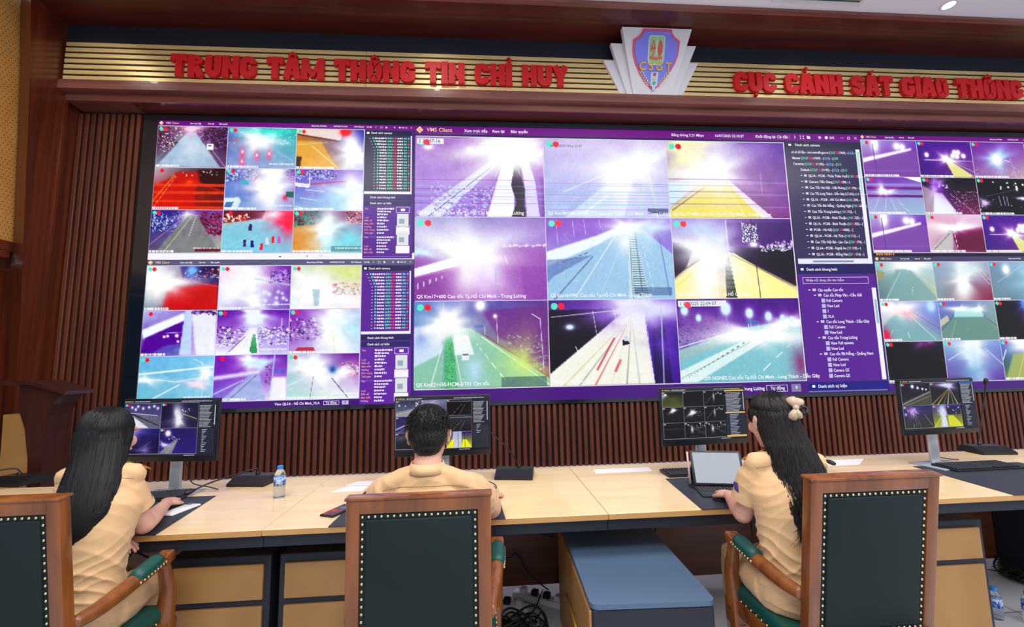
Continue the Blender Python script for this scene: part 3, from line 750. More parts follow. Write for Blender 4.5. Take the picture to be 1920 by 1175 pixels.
def smalls():
    L1, L2, R1, R2 = [], [], [], []
    # upper left window
    p = Q((90, 30, 70), (60, 20, 60), (150, 160, 180), (120, 90, 130)).speck(0, .42, 0, .62, [(40, 10, 40), (110, 50, 90), (200, 150, 170), (240, 240, 250)], 160, .8, .02, 2).speck(.58, 1, 0, .55, [(50, 10, 50), (110, 40, 110), (170, 120, 190)], 160, .8, .03)
    road(p, .48, .14, .0, .92, (172, 190, 208), 1, 1, .06).glow(.5, .55, .22, .3, (214, 226, 240), .9).glow(.48, .06, .1, .1, (250, 210, 230), 1.6).line([(.34, .2), (.0, .85)], .03, (140, 170, 130), .8).line([(.78, .55), (1, 1)], .02, (190, 170, 190))
    p.poly([(.71, .42), (.81, .42), (.81, .57), (.71, .57)], (240, 244, 244), 1).poly([(.73, .45), (.77, .45), (.77, .48), (.73, .48)], (40, 50, 60), 1); L1.append(p)
    p = Q((90, 110, 170), (40, 170, 160), (160, 170, 210), (170, 185, 215)).speck(.0, 1, 0, .4, [(90, 130, 190), (60, 190, 180), (200, 220, 250), (150, 90, 160)], 120, .6, .03)
    p.glow(.45, .3, .25, .2, WH, 1.8).glow(.62, .1, .3, .1, (90, 230, 210), .9).glow(.64, .2, .05, .06, (190, 255, 250)).speck(0, .2, .25, .5, [(220, 120, 140)], 12, .6, .03)
    for x, y in ((.22, .62), (.43, .7), (.61, .66), (.22, .86)): p.glow(x, y, .03, .1, (240, 110, 150), 1.3); p.glow(x, y-.02, .012, .03)
    p.line([(.75, .6), (.95, .8)], .01, (230, 235, 245), .7); L1.append(p)
    p = Q((180, 120, 60), (40, 40, 160), (220, 170, 80), (180, 190, 230)).poly([(0, .0), (.7, .0), (.65, .28), (0, .12)], (240, 226, 220), .9, 1).line([(0, .14), (.6, .3)], .04, (90, 40, 30), .8)
    p.poly([(0, .3), (.35, .3), (.62, 1), (0, 1)], (226, 178, 92), .9, 3).line([(.22, .42), (.62, .97)], .02, (250, 235, 190)).glow(.85, .6, .16, .4, WH, 2.6).glow(.72, .06, .05, .06, (230, 20, 40), 3).poly([(0, .7), (.08, .7), (.06, 1), (0, 1)], (60, 30, 20), .8, 1)
    p.line([(0, .4), (.45, .33)], .03, (190, 230, 190), .6); L1.append(p)
    p = Q((190, 190, 200), (60, 24, 30), (190, 20, 20), (140, 30, 30)).poly([(0, .45), (.28, .2), (.3, .1), (1, .1), (1, .6), (.6, .4), (.6, 1), (0, 1)], (196, 22, 18), .8, 3).poly([(.6, .05), (1, .05), (1, .55), (.65, .35)], (60, 22, 34), .9, 3)
    p.bands([.42, .6, .8, .96], .055, (224, 96, 40), .85).line([(.0, .8), (.28, .18)], .02, (240, 170, 60)).line([(.02, .95), (.3, .2)], .008, (255, 220, 160)).glow(.5, .35, .06, .06, (240, 120, 50), 1).line([(.62, .4), (.95, .9)], .012, (150, 20, 20), .8)
    p.dots(14, .3, .9, .05, .2, .008).line([(.0, .24), (1, .24)], .01, (230, 140, 110), .6); L1.append(p)
    p = Q((110, 130, 200), (120, 90, 170), (130, 160, 205), (170, 180, 220)).speck(0, .5, 0, .3, [(40, 50, 70), (110, 120, 160), (220, 230, 250)], 90, .8, .03).speck(.88, 1, 0, .4, [(60, 20, 60), (180, 120, 190)], 40, .8, .02)
    p.glow(.62, .5, .18, .45, WH, 3).glow(.68, .1, .16, .2, WH, 2).poly([(.22, .3), (.33, .3), (.33, .38), (.22, .38)], (90, 190, 200), 1).poly([(0, .72), (.2, .7), (.24, .78), (.18, 1), (0, 1)], (226, 240, 250), .95, 1).poly([(.02, .82), (.14, .8), (.1, .95), (0, .95)], (90, 130, 180), .9)
    p.poly([(.88, .55), (1, .55), (1, .7), (.88, .68)], (50, 120, 110), .9).glow(.87, .7, .03, .06, (230, 40, 80), 1).line([(.46, .2), (.4, .3)], .05, (240, 130, 160), .5); L1.append(p)
    p = Q((120, 90, 190), (150, 120, 200), (150, 190, 220), (200, 220, 240)).speck(0, .6, .02, .24, [(60, 30, 90), (200, 220, 250)], 90, .8, .03).line([(0, .40), (.75, .28)], .05, (180, 40, 80), .8).poly([(0, .32), (.2, .36), (.2, .45), (0, .42)], (240, 240, 245), .9)
    for i in range(6): p.line([(.0+.04*i, .9-.1*i), (.22+.05*i, .98-.11*i)], .022, (210, 130, 180) if i % 2 else (240, 240, 250), .85)
    p.line([(.21, .1), (.21, .42)], .01, WH).glow(.85, .6, .16, .5, WH, 3).glow(.66, .7, .2, .3, (190, 230, 250), .8); L1.append(p)
    p = Q((60, 60, 150), (150, 90, 160), (120, 110, 140), (180, 200, 180)).speck(0, .4, .05, .5, [(40, 50, 160), (120, 160, 240), (230, 240, 255), (60, 20, 70)], 150, .8, .02, 2).speck(.68, 1, .05, .6, [(120, 20, 70), (160, 50, 110), (90, 10, 60)], 120, .8, .04)
    road(p, .56, .12, .1, .98, (146, 150, 150), .9, 1, .08); p.line([(.55, .18), (.2, 1)], .016, (226, 226, 180)).line([(.62, .18), (.54, .62)], .014, (230, 230, 200)).line([(.4, .25), (0, .82)], .02, (190, 150, 200)).glow(.5, .1, .1, .08, WH, 1).poly([(.64, .87), (1, .87), (1, .97), (.64, .97)], (110, 30, 50), .8); L1.append(p)
    p = Q((230, 190, 160), (220, 90, 140), (120, 190, 215), (190, 200, 235)).poly([(0, .0), (.6, .0), (.55, .2), (0, .3)], (90, 20, 50), .8, 1).speck(0, .35, .1, .26, [(250, 230, 210), (200, 60, 60)], 30, .9, .04).poly([(0, .36), (.5, .2), (.8, .3), (1, .5), (1, 1), (0, 1)], (150, 205, 222), .9, 3).glow(.93, .2, .12, .26, (255, 50, 90), 2).glow(.7, .1, .15, .14, (240, 240, 250), 1)
    for x, y, c in ((.32, .8, (70, 30, 120)), (.43, .82, (60, 30, 130)), (.56, .88, (230, 30, 90)), (.64, .75, (230, 220, 240)), (.72, .72, (230, 30, 60)), (.81, .72, (190, 120, 190)), (.39, .42, (90, 50, 120))): p.poly([(x-.02, y-.1), (x+.02, y-.1), (x+.025, y+.06), (x-.025, y+.06)], c, .95)
    p.line([(.1, .85), (.4, .6)], .01, (220, 250, 250), .7).line([(.2, .9), (.5, .6)], .01, (220, 250, 250), .6); L1.append(p)
    p = Q((60, 150, 150), (180, 60, 120), (210, 140, 70), (160, 220, 230)).speck(0, .35, 0, .35, [(30, 140, 140), (190, 30, 70), (20, 60, 60)], 60, .8, .04).poly([(0, .4), (.45, .3), (.4, 1), (0, 1)], (226, 160, 90), .8, 4).glow(.48, .45, .14, .5, WH, 3).glow(.8, .7, .3, .3, (150, 225, 235), 1).speck(.78, 1, 0, .3, [(200, 40, 60), (60, 20, 30), (240, 200, 160)], 40, .8, .03).poly([(.55, .85), (1, .85), (1, .97), (.55, .97)], (90, 140, 150), .6); L1.append(p)
    # lower left window
    p = Q((230, 240, 255), (40, 20, 60), (120, 150, 160), (190, 16, 36)).poly([(.3, .5), (1, .4), (1, 1), (.25, 1)], (190, 22, 30), .95, 6).poly([(.45, 0), (1, 0), (1, .42), (.5, .3)], (50, 40, 110), .9, 3).speck(.5, 1, .05, .3, [(200, 80, 60), (230, 190, 120), (100, 130, 230), (20, 20, 40)], 50, .8, .03).glow(.2, .38, .22, .35, WH, 3).glow(.62, .1, .06, .1, (150, 200, 255), 1.5).line([(.45, .3), (1, .48)], .02, (200, 170, 190), .6); L2.append(p)
    p = Q((190, 170, 220), (120, 40, 160), (150, 160, 215), (140, 110, 190)).glow(.3, .3, .4, .4, WH, 2).glow(.48, .8, .12, .2, WH, 1.4).speck(.7, 1, .1, .4, [(110, 40, 150), (200, 190, 230)], 60, .6, .04).glow(.1, .1, .2, .2, (240, 220, 240), 1).line([(.5, .3), (1, .45)], .06, (190, 210, 220), .7).dots(10, .6, 1, .6, .9, .03, (235, 240, 255), 1); L2.append(p)
    p = Q((170, 190, 180), (210, 220, 170), (200, 230, 240), (240, 200, 210)).glow(.4, .6, .4, .4, WH, 2.4).glow(.8, .15, .3, .2, (215, 226, 160), 1).poly([(.3, .55), (.42, .55), (.4, .95), (.34, .95)], (160, 190, 200), .7, 1).speck(.6, 1, .4, .7, [(150, 180, 160), (220, 220, 230), (230, 140, 150)], 50, .6, .04); L2.append(p)
    p = Q((190, 200, 235), (150, 100, 190), (110, 40, 150), (240, 244, 255)).poly([(0, .42), (.55, .05), (.6, .2), (.02, .62)], (240, 250, 255), 1, 2).poly([(.05, .6), (.62, .18), (.6, .75), (.25, 1), (0, 1)], (110, 24, 158), 1, 1).poly([(.3, .78), (.55, .72), (.56, .98), (.12, .98)], (120, 130, 190), .8, 3).poly([(.56, .0), (.66, .0), (.68, 1), (.52, 1)], (200, 214, 245), 1, 1).line([(.7, .1), (.74, 1)], .02, (110, 150, 160)).poly([(.66, .08), (1, .0), (1, 1), (.74, 1)], (240, 244, 252), .9, 2).dots(4, .2, .5, .55, .7, .015, WH, 2).line([(.32, .5), (.56, .48)], .02, (190, 190, 240)).speck(.65, 1, 0, .1, [(150, 90, 180), (60, 40, 80)], 20, .8, .04); L2.append(p)
    p = Q((110, 30, 160), (120, 40, 170), (240, 244, 255), (200, 200, 240)).speck(0, 1, .38, .8, [(90, 20, 130), (240, 245, 255), (255, 255, 255), (60, 60, 90)], 190, .8, .04, .8).poly([(.45, .4), (.56, .4), (.6, 1), (.2, 1)], (250, 250, 255), .9, 2).line([(.15, .98), (.4, .6)], .02, (60, 50, 90)).poly([(.5, .55), (.54, .55), (.58, .98), (.46, .98)], (60, 150, 90), .9).glow(.5, .1, .14, .4, (235, 245, 255), 2).line([(.9, .2), (.9, .4)], .02, WH); L2.append(p)
    p = Q((140, 50, 170), (170, 190, 225), (190, 170, 215), (200, 225, 240)).speck(0, .6, .2, .7, [(100, 40, 140), (220, 220, 240), (200, 160, 200), (80, 80, 120)], 100, .7, .04).glow(.62, .4, .2, .5, WH, 2.6).line([(.62, .5), (.65, 1)], .02, (220, 220, 170)).poly([(.12, .86), (.35, .86), (.38, .97), (.08, .97)], (180, 50, 70), .8).glow(.9, .5, .2, .2, (200, 235, 245), 1); L2.append(p)
    p = Q((130, 185, 220), (150, 200, 235), (140, 190, 205), (160, 205, 225)).line([(0, .38), (1, .24)], .05, (240, 250, 255)).line([(.25, .5), (.5, .56), (.8, .48)], .025, (225, 245, 255)).line([(.1, 1), (.55, .62)], .03, (235, 250, 250)).line([(.3, .05), (.3, .6)], .014, (215, 238, 250)).line([(.72, .06), (.84, .15), (.88, .3)], .02, (225, 245, 255)).glow(.9, .4, .08, .1, WH, 2.4).glow(.8, .62, .1, .06, (255, 225, 235), 1.6).glow(.1, .5, .12, .06, WH, 1.4).line([(.88, .4), (.86, 1)], .02, (200, 230, 245)); L2.append(p)
    p = Q((140, 50, 180), (110, 30, 160), (140, 130, 200), (250, 250, 255)).glow(.5, .15, .15, .12, WH, 1.8).glow(.62, .2, .1, .12, (210, 235, 255), 1.6).line([(0, .5), (.6, .38)], .12, (240, 240, 255), .8).poly([(.5, .42), (.62, .42), (.72, 1), (.1, 1)], (180, 190, 225), .9, 2).line([(.2, 1), (.58, .45)], .014, (60, 40, 90)).line([(0, .85), (.4, .55)], .04, (190, 190, 230)).line([(.82, .02), (.78, .95)], .03, (190, 210, 240)).poly([(.82, .32), (.97, .32), (.97, .42), (.82, .42)], (130, 120, 200), 1).poly([(.8, .5), (1, .5), (1, 1), (.78, 1)], (245, 245, 255), .9, 3).speck(.7, .8, .2, .7, [(120, 20, 100), (80, 30, 120)], 30, .7, .02); L2.append(p)
    p = Q((160, 190, 200), (120, 30, 150), (190, 220, 215), (240, 250, 250)).glow(.35, .3, .2, .3, WH, 2.4).speck(.75, 1, .2, .5, [(220, 70, 70), (240, 230, 230), (60, 40, 70)], 40, .8, .03).glow(.7, .45, .2, .1, WH, 1.8).line([(.36, .5), (.32, 1)], .014, (120, 110, 110)).line([(.62, .55), (.85, .98)], .02, (60, 60, 70)).glow(.63, .36, .05, .08, (70, 110, 170), 1.2).line([(0, .7), (.3, .5)], .03, (220, 240, 240)); L2.append(p)
    # upper right window
    p = Q((190, 190, 225), (140, 100, 190), (140, 60, 150), (130, 60, 150)).poly([(0, .5), (.9, .2), (.9, .26), (0, .62)], WH, .95, 2).poly([(0, .64), (.9, .28), (1, .3), (1, 1), (.05, 1)], (146, 110, 175), .9, 3).glow(.24, .1, .05, .16, WH, 2.4).glow(.64, .16, .05, .08, WH, 2).glow(.74, .18, .04, .07, WH, 2).line([(.2, .1), (.22, .95)], .03, (120, 90, 160)).line([(0, .84), (1, .84)], .01, (180, 180, 240), .7); R1.append(p)
    p = Q((96, 30, 150), (100, 30, 155), (90, 30, 140), (150, 110, 160)).poly([(.5, .58), (.6, .56), (1, .98), (.62, 1)], (224, 220, 160), 1, 1).line([(.1, .52), (1, .55)], .02, (230, 220, 245)).glow(.52, .5, .12, .1, WH, 2.4).line([(.68, .62), (1, .85)], .03, (190, 180, 200))
    for x, y in ((.68, .3), (.75, .3), (.72, .42), (.84, .4), (.64, .4), (.16, .38)): p.glow(x, y, .03, .05, WH, 2.4)
    R1.append(p)
    p = Q((130, 70, 165), (140, 80, 170), (160, 120, 170), (200, 190, 190)).glow(.45, .46, .14, .24, (190, 220, 255), 2).glow(.45, .48, .06, .1, WH, 3).speck(0, 1, .72, 1, [(180, 150, 190), (220, 210, 190)], 70, .5, .03).line([(.7, .45), (.78, 1)], .014, (220, 200, 240)).line([(.6, .5), (.68, .54)], .03, WH); R1.append(p)
    p = Q((130, 70, 170), (150, 110, 190), (190, 200, 220), (160, 220, 210)).poly([(.7, .0), (1, .0), (1, .14)], WH, 1).bands([.2, .42], .07, (170, 160, 215), .8).bands([.3, .52], .06, (120, 20, 130), .8).poly([(0, .58), (1, .58), (1, 1), (0, 1)], (176, 180, 215), .7, 4)
    p.glow(.28, .38, .08, .08, WH, 2.4).glow(.4, .4, .1, .05, WH, 1.2)
    for a, b in ((.05, .2), (.28, .33), (.5, .42), (.75, .52)): p.line([(a, 1), (b, .6)], .012, WH, .8)
    R1.append(p)
    p = Q((20, 6, 30), (24, 8, 36), (150, 110, 150), (150, 60, 120)).poly([(.2, .4), (.35, .42), (.6, 1), (.12, 1)], (240, 246, 250), 1, 3).poly([(0, .2), (.2, .38), (.15, 1), (0, 1)], (190, 180, 190), .8, 3).glow(.26, .2, .09, .14, WH, 3).glow(.26, .2, .16, .24, (140, 70, 200), .8).speck(.5, 1, .36, 1, [(230, 220, 235), (120, 30, 90), (60, 10, 50)], 300, .7, .015).line([(.5, .45), (.9, .95)], .012, WH, .7).dots(5, .3, .6, .2, .35, .012); R1.append(p)
    p = Q((16, 12, 24), (16, 12, 24), (10, 8, 16), (12, 8, 18)).line([(.15, .5), (.75, .3)], .02, (120, 100, 150)).dots(10, .3, .9, .1, .3, .012, WH, 2).glow(.74, .28, .02, .06).glow(.86, .55, .1, .04, (235, 235, 255), 2)
    for x in (.38, .46, .52, .9): p.line([(x, .5), (x+.02, .95 if x == .9 else .75)], .03, (200, 190, 230), .9)
    p.glow(.1, .68, .1, .08, (220, 200, 240), 1.4).dots(14, 0, 1, .5, 1, .008); R1.append(p)
    R1 += [R1[0], None, R1[1]]
    p = Q((230, 180, 200), (230, 210, 230), (200, 190, 200), (120, 20, 90)).poly([(.4, .42), (1, .32), (1, .95), (.5, .95)], (120, 16, 84), .95, 2).glow(.5, .35, .3, .1, WH, 2).poly([(.0, .95), (.38, .4), (.45, .42), (.4, 1)], (200, 200, 200), .9, 2).line([(.05, .95), (.38, .5)], .02, (90, 60, 80)).line([(.46, .4), (.5, .9)], .014, WH); R1[7] = p
    # lower right window
    p = Q((150, 180, 180), (170, 200, 210), (120, 140, 150), (200, 200, 170)).glow(.6, .06, .25, .2, WH, 2).poly([(0, .2), (.14, .26), (.1, .42), (0, .5)], (170, 165, 120), .8).poly([(.34, .18), (.6, .2), (1, .9), (1, 1), (.1, 1)], (146, 176, 178), .8, 3).line([(.42, .25), (.12, .95)], .014, (225, 235, 225)).line([(.6, .65), (.58, .8)], .012, WH).line([(.72, .3), (1, .7)], .01, (220, 230, 220)); R2.append(p)
    p = Q((160, 175, 195), (160, 175, 195), (150, 170, 170), (150, 60, 90)).glow(.5, .45, .12, .5, WH, 2.6).glow(.6, .2, .3, .2, (220, 235, 240), 1).line([(.72, .1), (.98, .6)], .012, (235, 240, 240)).line([(.78, .1), (1, .5)], .01, (235, 240, 240)); R2.append(p)
    p = Q((140, 160, 180), (150, 180, 200), (130, 150, 160), (120, 150, 170)).glow(.3, .2, .05, .1, WH, 2).glow(.9, .5, .3, .6, (190, 225, 240), 1.4).line([(.1, .55), (.6, .1)], .01, (215, 225, 235)); R2.append(p)
    p = Q((200, 214, 220), (120, 110, 200), (190, 190, 200), (150, 170, 180)).poly([(.5, .0), (1, .0), (1, .5), (.45, .2)], (130, 150, 205), .8, 3).poly([(0, .62), (.3, .2), (.42, .2), (1, .95), (1, 1), (0, 1)], (146, 180, 184), .9, 2).glow(.3, .2, .25, .16, WH, 2).glow(.46, .32, .14, .08, (240, 190, 200), 1.2).line([(.45, .3), (.9, .98)], .014, WH).line([(.55, .28), (1, .72)], .01, (80, 90, 100)).line([(.1, .9), (.16, .72)], .012, WH).line([(.42, .78), (.44, .92)], .014, WH).glow(.02, .9, .06, .14, (220, 20, 90), 2).glow(.88, .12, .06, .12, (200, 225, 255), 2); R2.append(p)
    p = Q((130, 130, 200), (160, 180, 190), (120, 150, 150), (130, 160, 150)).poly([(.3, .18), (.75, .18), (.78, .42), (.24, .42)], (180, 220, 220), 1, 1).poly([(.24, .42), (.78, .42), (1, .8), (1, 1), (0, 1), (0, .7)], (130, 160, 152), .9, 2).poly([(0, .48), (.14, .36), (.16, .5), (0, .65)], (205, 200, 180), .9).line([(.28, .5), (.14, .98)], .016, (190, 190, 150)).line([(.26, .35), (.0, .75)], .014, (40, 50, 60)).glow(.38, .2, .1, .05, WH, 2).glow(.7, .22, .1, .05, WH, 2).line([(.78, .4), (1, .66)], .014, (60, 60, 70)).line([(.46, .68), (.46, .76)], .01, WH); R2.append(p)
    p = Q((14, 14, 20), (60, 40, 120), (14, 12, 18), (20, 10, 20)).glow(.55, .1, .08, .3, (120, 170, 230), 1.6).glow(.62, .5, .06, .3, (230, 150, 170), 1.2).glow(.5, .45, .06, .2, (110, 10, 80), .8); R2.append(p)
    p = Q((26, 26, 34), (24, 24, 30), (26, 28, 40), (24, 24, 30)).glow(.68, .0, .1, .1, (190, 170, 235), 2.4).glow(.68, .04, .15, .2, (110, 30, 100), .8); R2.append(p)
    p = Q((150, 190, 215), (150, 170, 215), (130, 90, 160), (120, 80, 160)).glow(.5, .15, .18, .26, WH, 3).glow(.48, .45, .12, .4, (225, 240, 250), 1.6).glow(.45, .8, .3, .3, (130, 170, 200), .8).line([(.05, .48), (.4, .2)], .02, (225, 240, 240)).line([(.72, .2), (1, .62)], .02, (215, 235, 240)); R2.append(p)
    p = Q((60, 90, 190), (250, 250, 255), (110, 140, 90), (180, 180, 110)).glow(.5, .1, .3, .2, WH, 2.4).poly([(.2, .35), (.6, .3), (1, 1), (0, 1)], (176, 184, 130), .9, 3).line([(.4, .35), (.22, .98)], .014, (236, 230, 140)).line([(.08, .25), (.0, .5)], .03, WH).line([(.6, .55), (.61, .7)], .012, WH); R2.append(p)
    return L1, L2, R1, R2

# ------------------------------------------------------------------ the video wall
CW, CH = .645, .417
class Flat:
    """coloured rectangles and lettering lying on one screen"""
    def __init__(s): s.r = MB(); s.t = MB(); s.k = 0
    def rect(s, x0, x1, z1, z0, c, y=None):
        if y is None: s.k += 1; y = -.004-.000004*s.k
        s.r.quad((x0, y, z0), (x1, y, z0), (x1, y, z1), (x0, y, z1), lin(c)); return s
    def frame(s, x0, x1, z1, z0, t, c):
        s.rect(x0, x1, z1, z1-t, c).rect(x0, x1, z0+t, z0, c).rect(x0, x0+t, z1, z0, c).rect(x1-t, x1, z1, z0, c); return s
    def text(s, x, z, h, body, c=(250, 248, 255), bold=.008, y=-.0075, xs=.95, align='LEFT'):
        vs, fs = text_mesh(body, 1, bold, align); k = h/.70
        s.t.add([(x+v.x*k*xs, y, z+v.y*k) for v in vs], fs, lin(c)); return s
    def run(s, x, z, h, parts, **k):
        """text in several colours, one after another"""
        for body, c in parts:
            s.text(x, z, h, body, c, **k); vs, _ = text_mesh(body, 1, k.get('bold', .008), 'LEFT')
            if vs: x += (max(v.x for v in vs)+.09)*h/.70*k.get('xs', .95)
        return s
    def smear(s, x0, x1, z, h, c=(235, 232, 245), seed=0):
        """a line of lettering too small to read"""
        rg = random.Random(seed); x = x0
        while x < x1:
            w_ = rg.uniform(.3, 1.0)*h*1.2
            s.rect(x, min(x+w_, x1), z+h*rg.uniform(.75, 1), z+h*rg.uniform(0, .15), c, -.0066); x += w_+h*.28
        return s
vw = empty('video_wall', (0, -.03, 0), 0, 'huge seamless video wall showing night traffic camera feeds in purple software windows', 'video wall')
X0, X1, Z0, Z1 = 0, 9.72, 1.06, 3.80
bz = MB()
bz.box(X0-.125, X0, -.012, .03, Z0-.035, Z1+.055).box(X1, X1+.125, -.012, .03, Z0-.035, Z1+.055)
bz.box(X0, X1, -.012, .03, Z1, Z1+.055).box(X0, X1, -.012, .03, Z0-.035, Z0).box(X0, X1, .0, .03, Z0, Z1)
bz.build('bezel', M['screen_bezel'], vw)
P1 = (92, 8, 130); P2 = (72, 24, 140); PT = (112, 6, 132)
F = Flat()
F.rect(X0, X1, Z1, Z0, (60, 20, 110), -.002)
U1, U2, U3 = 2.432, 7.177, 9.72
feeds = []
def put(p, x, z, w_, h_): feeds.append(p.mesh('camera_feed', x+.003, z-.003, w_-.006, h_-.006, M['screen'], -.006))
def titlebar(x0, x1, z1, z0, c, sc=1, big_=False):
    F.rect(x0, x1, z1, z0, c); h = (z1-z0); zc = (z1+z0)/2; k = h*(.42 if big_ else .34)
    F.r.add([(x0+h*.55, -.0068, zc+h*.42), (x0+h*.55-h*.42, -.0068, zc), (x0+h*.55, -.0068, zc-h*.42), (x0+h*.55+h*.42, -.0068, zc)], [(0, 1, 2, 3)], lin((255, 214, 150)))
    gold = (250, 205, 160)
    F.text(x0+h*1.35, zc-k*.5, k*1.15, 'VMS Client', gold, .006)
    if big_:
        F.text(x0+h*.55, zc-k*.45, k*.9, 'G', (120, 60, 60), .0, align='CENTER', y=-.0072)
        F.text(x0+.49, zc-k*.45, k*.82, 'Xem trực tiếp', bold=.014); F.rect(x0+.48, x0+.70, z0+h*.14, z0+h*.10, (120, 140, 240))
        F.text(x0+.77, zc-k*.45, k*.82, 'Xem lại', bold=.014).text(x0+.96, zc-k*.45, k*.82, 'Bản quyền', bold=.014)
        F.text(x1-2.10, zc-k*.45, k*.8, 'Băng thông 5.21 Mbps').text(x1-1.63, zc-k*.45, k*.8, '16/07/2025 22:10:37').text(x1-1.18, zc-k*.45, k*.82, 'Khởi động lại', bold=.014).text(x1-.94, zc-k*.45, k*.82, 'Cài đặt', bold=.014)
        F.rect(x1-.80, x1-.797, z1-h*.2, z0+h*.2, (190, 150, 210))
        xi = x1-.74
    else:
        F.text(x0+.29*1, zc-k*.35, k*.75, 'Xem trực tiếp', bold=.02).rect(x0+.285, x0+.41, z0+h*.16, z0+h*.10, (130, 150, 230)).text(x0+.455, zc-k*.35, k*.75, 'Xem lại', bold=.02).text(x0+.56, zc-k*.35, k*.75, 'Bản quyền', bold=.02)
        F.text(x1-1.0, zc-k*.35, k*.7, 'Băng thông 3.05 Mbps', bold=.02).text(x1-.79, zc-k*.35, k*.7, '16/07/2025 22:10:38', bold=.02).text(x1-.59, zc-k*.35, k*.72, 'Khởi động lại', bold=.02).text(x1-.47, zc-k*.35, k*.72, 'Cài đặt', bold=.02)
        xi = x1-.38
    W_ = (245, 240, 252); s_ = k*.5
    def ln(xa, za, xb, zb, t=.18):
        v = Vector((xb-xa, zb-za)); n_ = Vector((-v.y, v.x)).normalized()*s_*t*.5
        F.r.add([(xa-n_.x, -.0068, za-n_.y), (xb-n_.x, -.0068, zb-n_.y), (xb+n_.x, -.0068, zb+n_.y), (xa+n_.x, -.0068, za+n_.y)], [(0, 1, 2, 3)], lin(W_))
    st_ = .058*(k/.030) if big_ else .045
    ln(xi-s_*.3, zc+s_, xi+s_*.5, zc, .3); ln(xi+s_*.5, zc, xi-s_*.3, zc-s_, .3)
    for a in (-1, 1):
        for b in (-1, 1): F.rect(xi+st_*1.2+a*s_*.9-s_*.35, xi+st_*1.2+a*s_*.9+s_*.35, zc+b*s_*.7+s_*.35, zc+b*s_*.7-s_*.35, W_)
    F.rect(xi+st_*2.3-s_, xi+st_*2.3+s_, zc+s_*.6, zc-s_*.9, W_).rect(xi+st_*2.3-s_, xi+st_*2.3, zc+s_, zc+s_*.6, W_)
    for kx in (4.1, 5.2):
        F.r.add([(xi+st_*kx+s_*math.cos(a), -.0068, zc+s_*math.sin(a)) for a in [i*math.pi/6 for i in range(12)]], [tuple(range(12))], lin(W_ if kx > 5 else (200, 180, 220)))
    F.text(xi+st_*5.7, zc-k*.4, k*.75, 'SVS', bold=.012)
    ln(x1-st_*2.9-s_, zc, x1-st_*2.9+s_, zc); F.frame(x1-st_*1.8-s_*.8, x1-st_*1.8+s_*.8, zc+s_*.8, zc-s_*.8, s_*.25, W_)
    ln(x1-st_*.7-s_*.8, zc-s_*.8, x1-st_*.7+s_*.8, zc+s_*.8); ln(x1-st_*.7-s_*.8, zc+s_*.8, x1-st_*.7+s_*.8, zc-s_*.8)
G_, Rd, Bl, Wt = (70, 230, 170), (240, 60, 110), (90, 190, 250), (245, 243, 252)
BG = big(); L1, L2, R1_, R2_ = smalls()
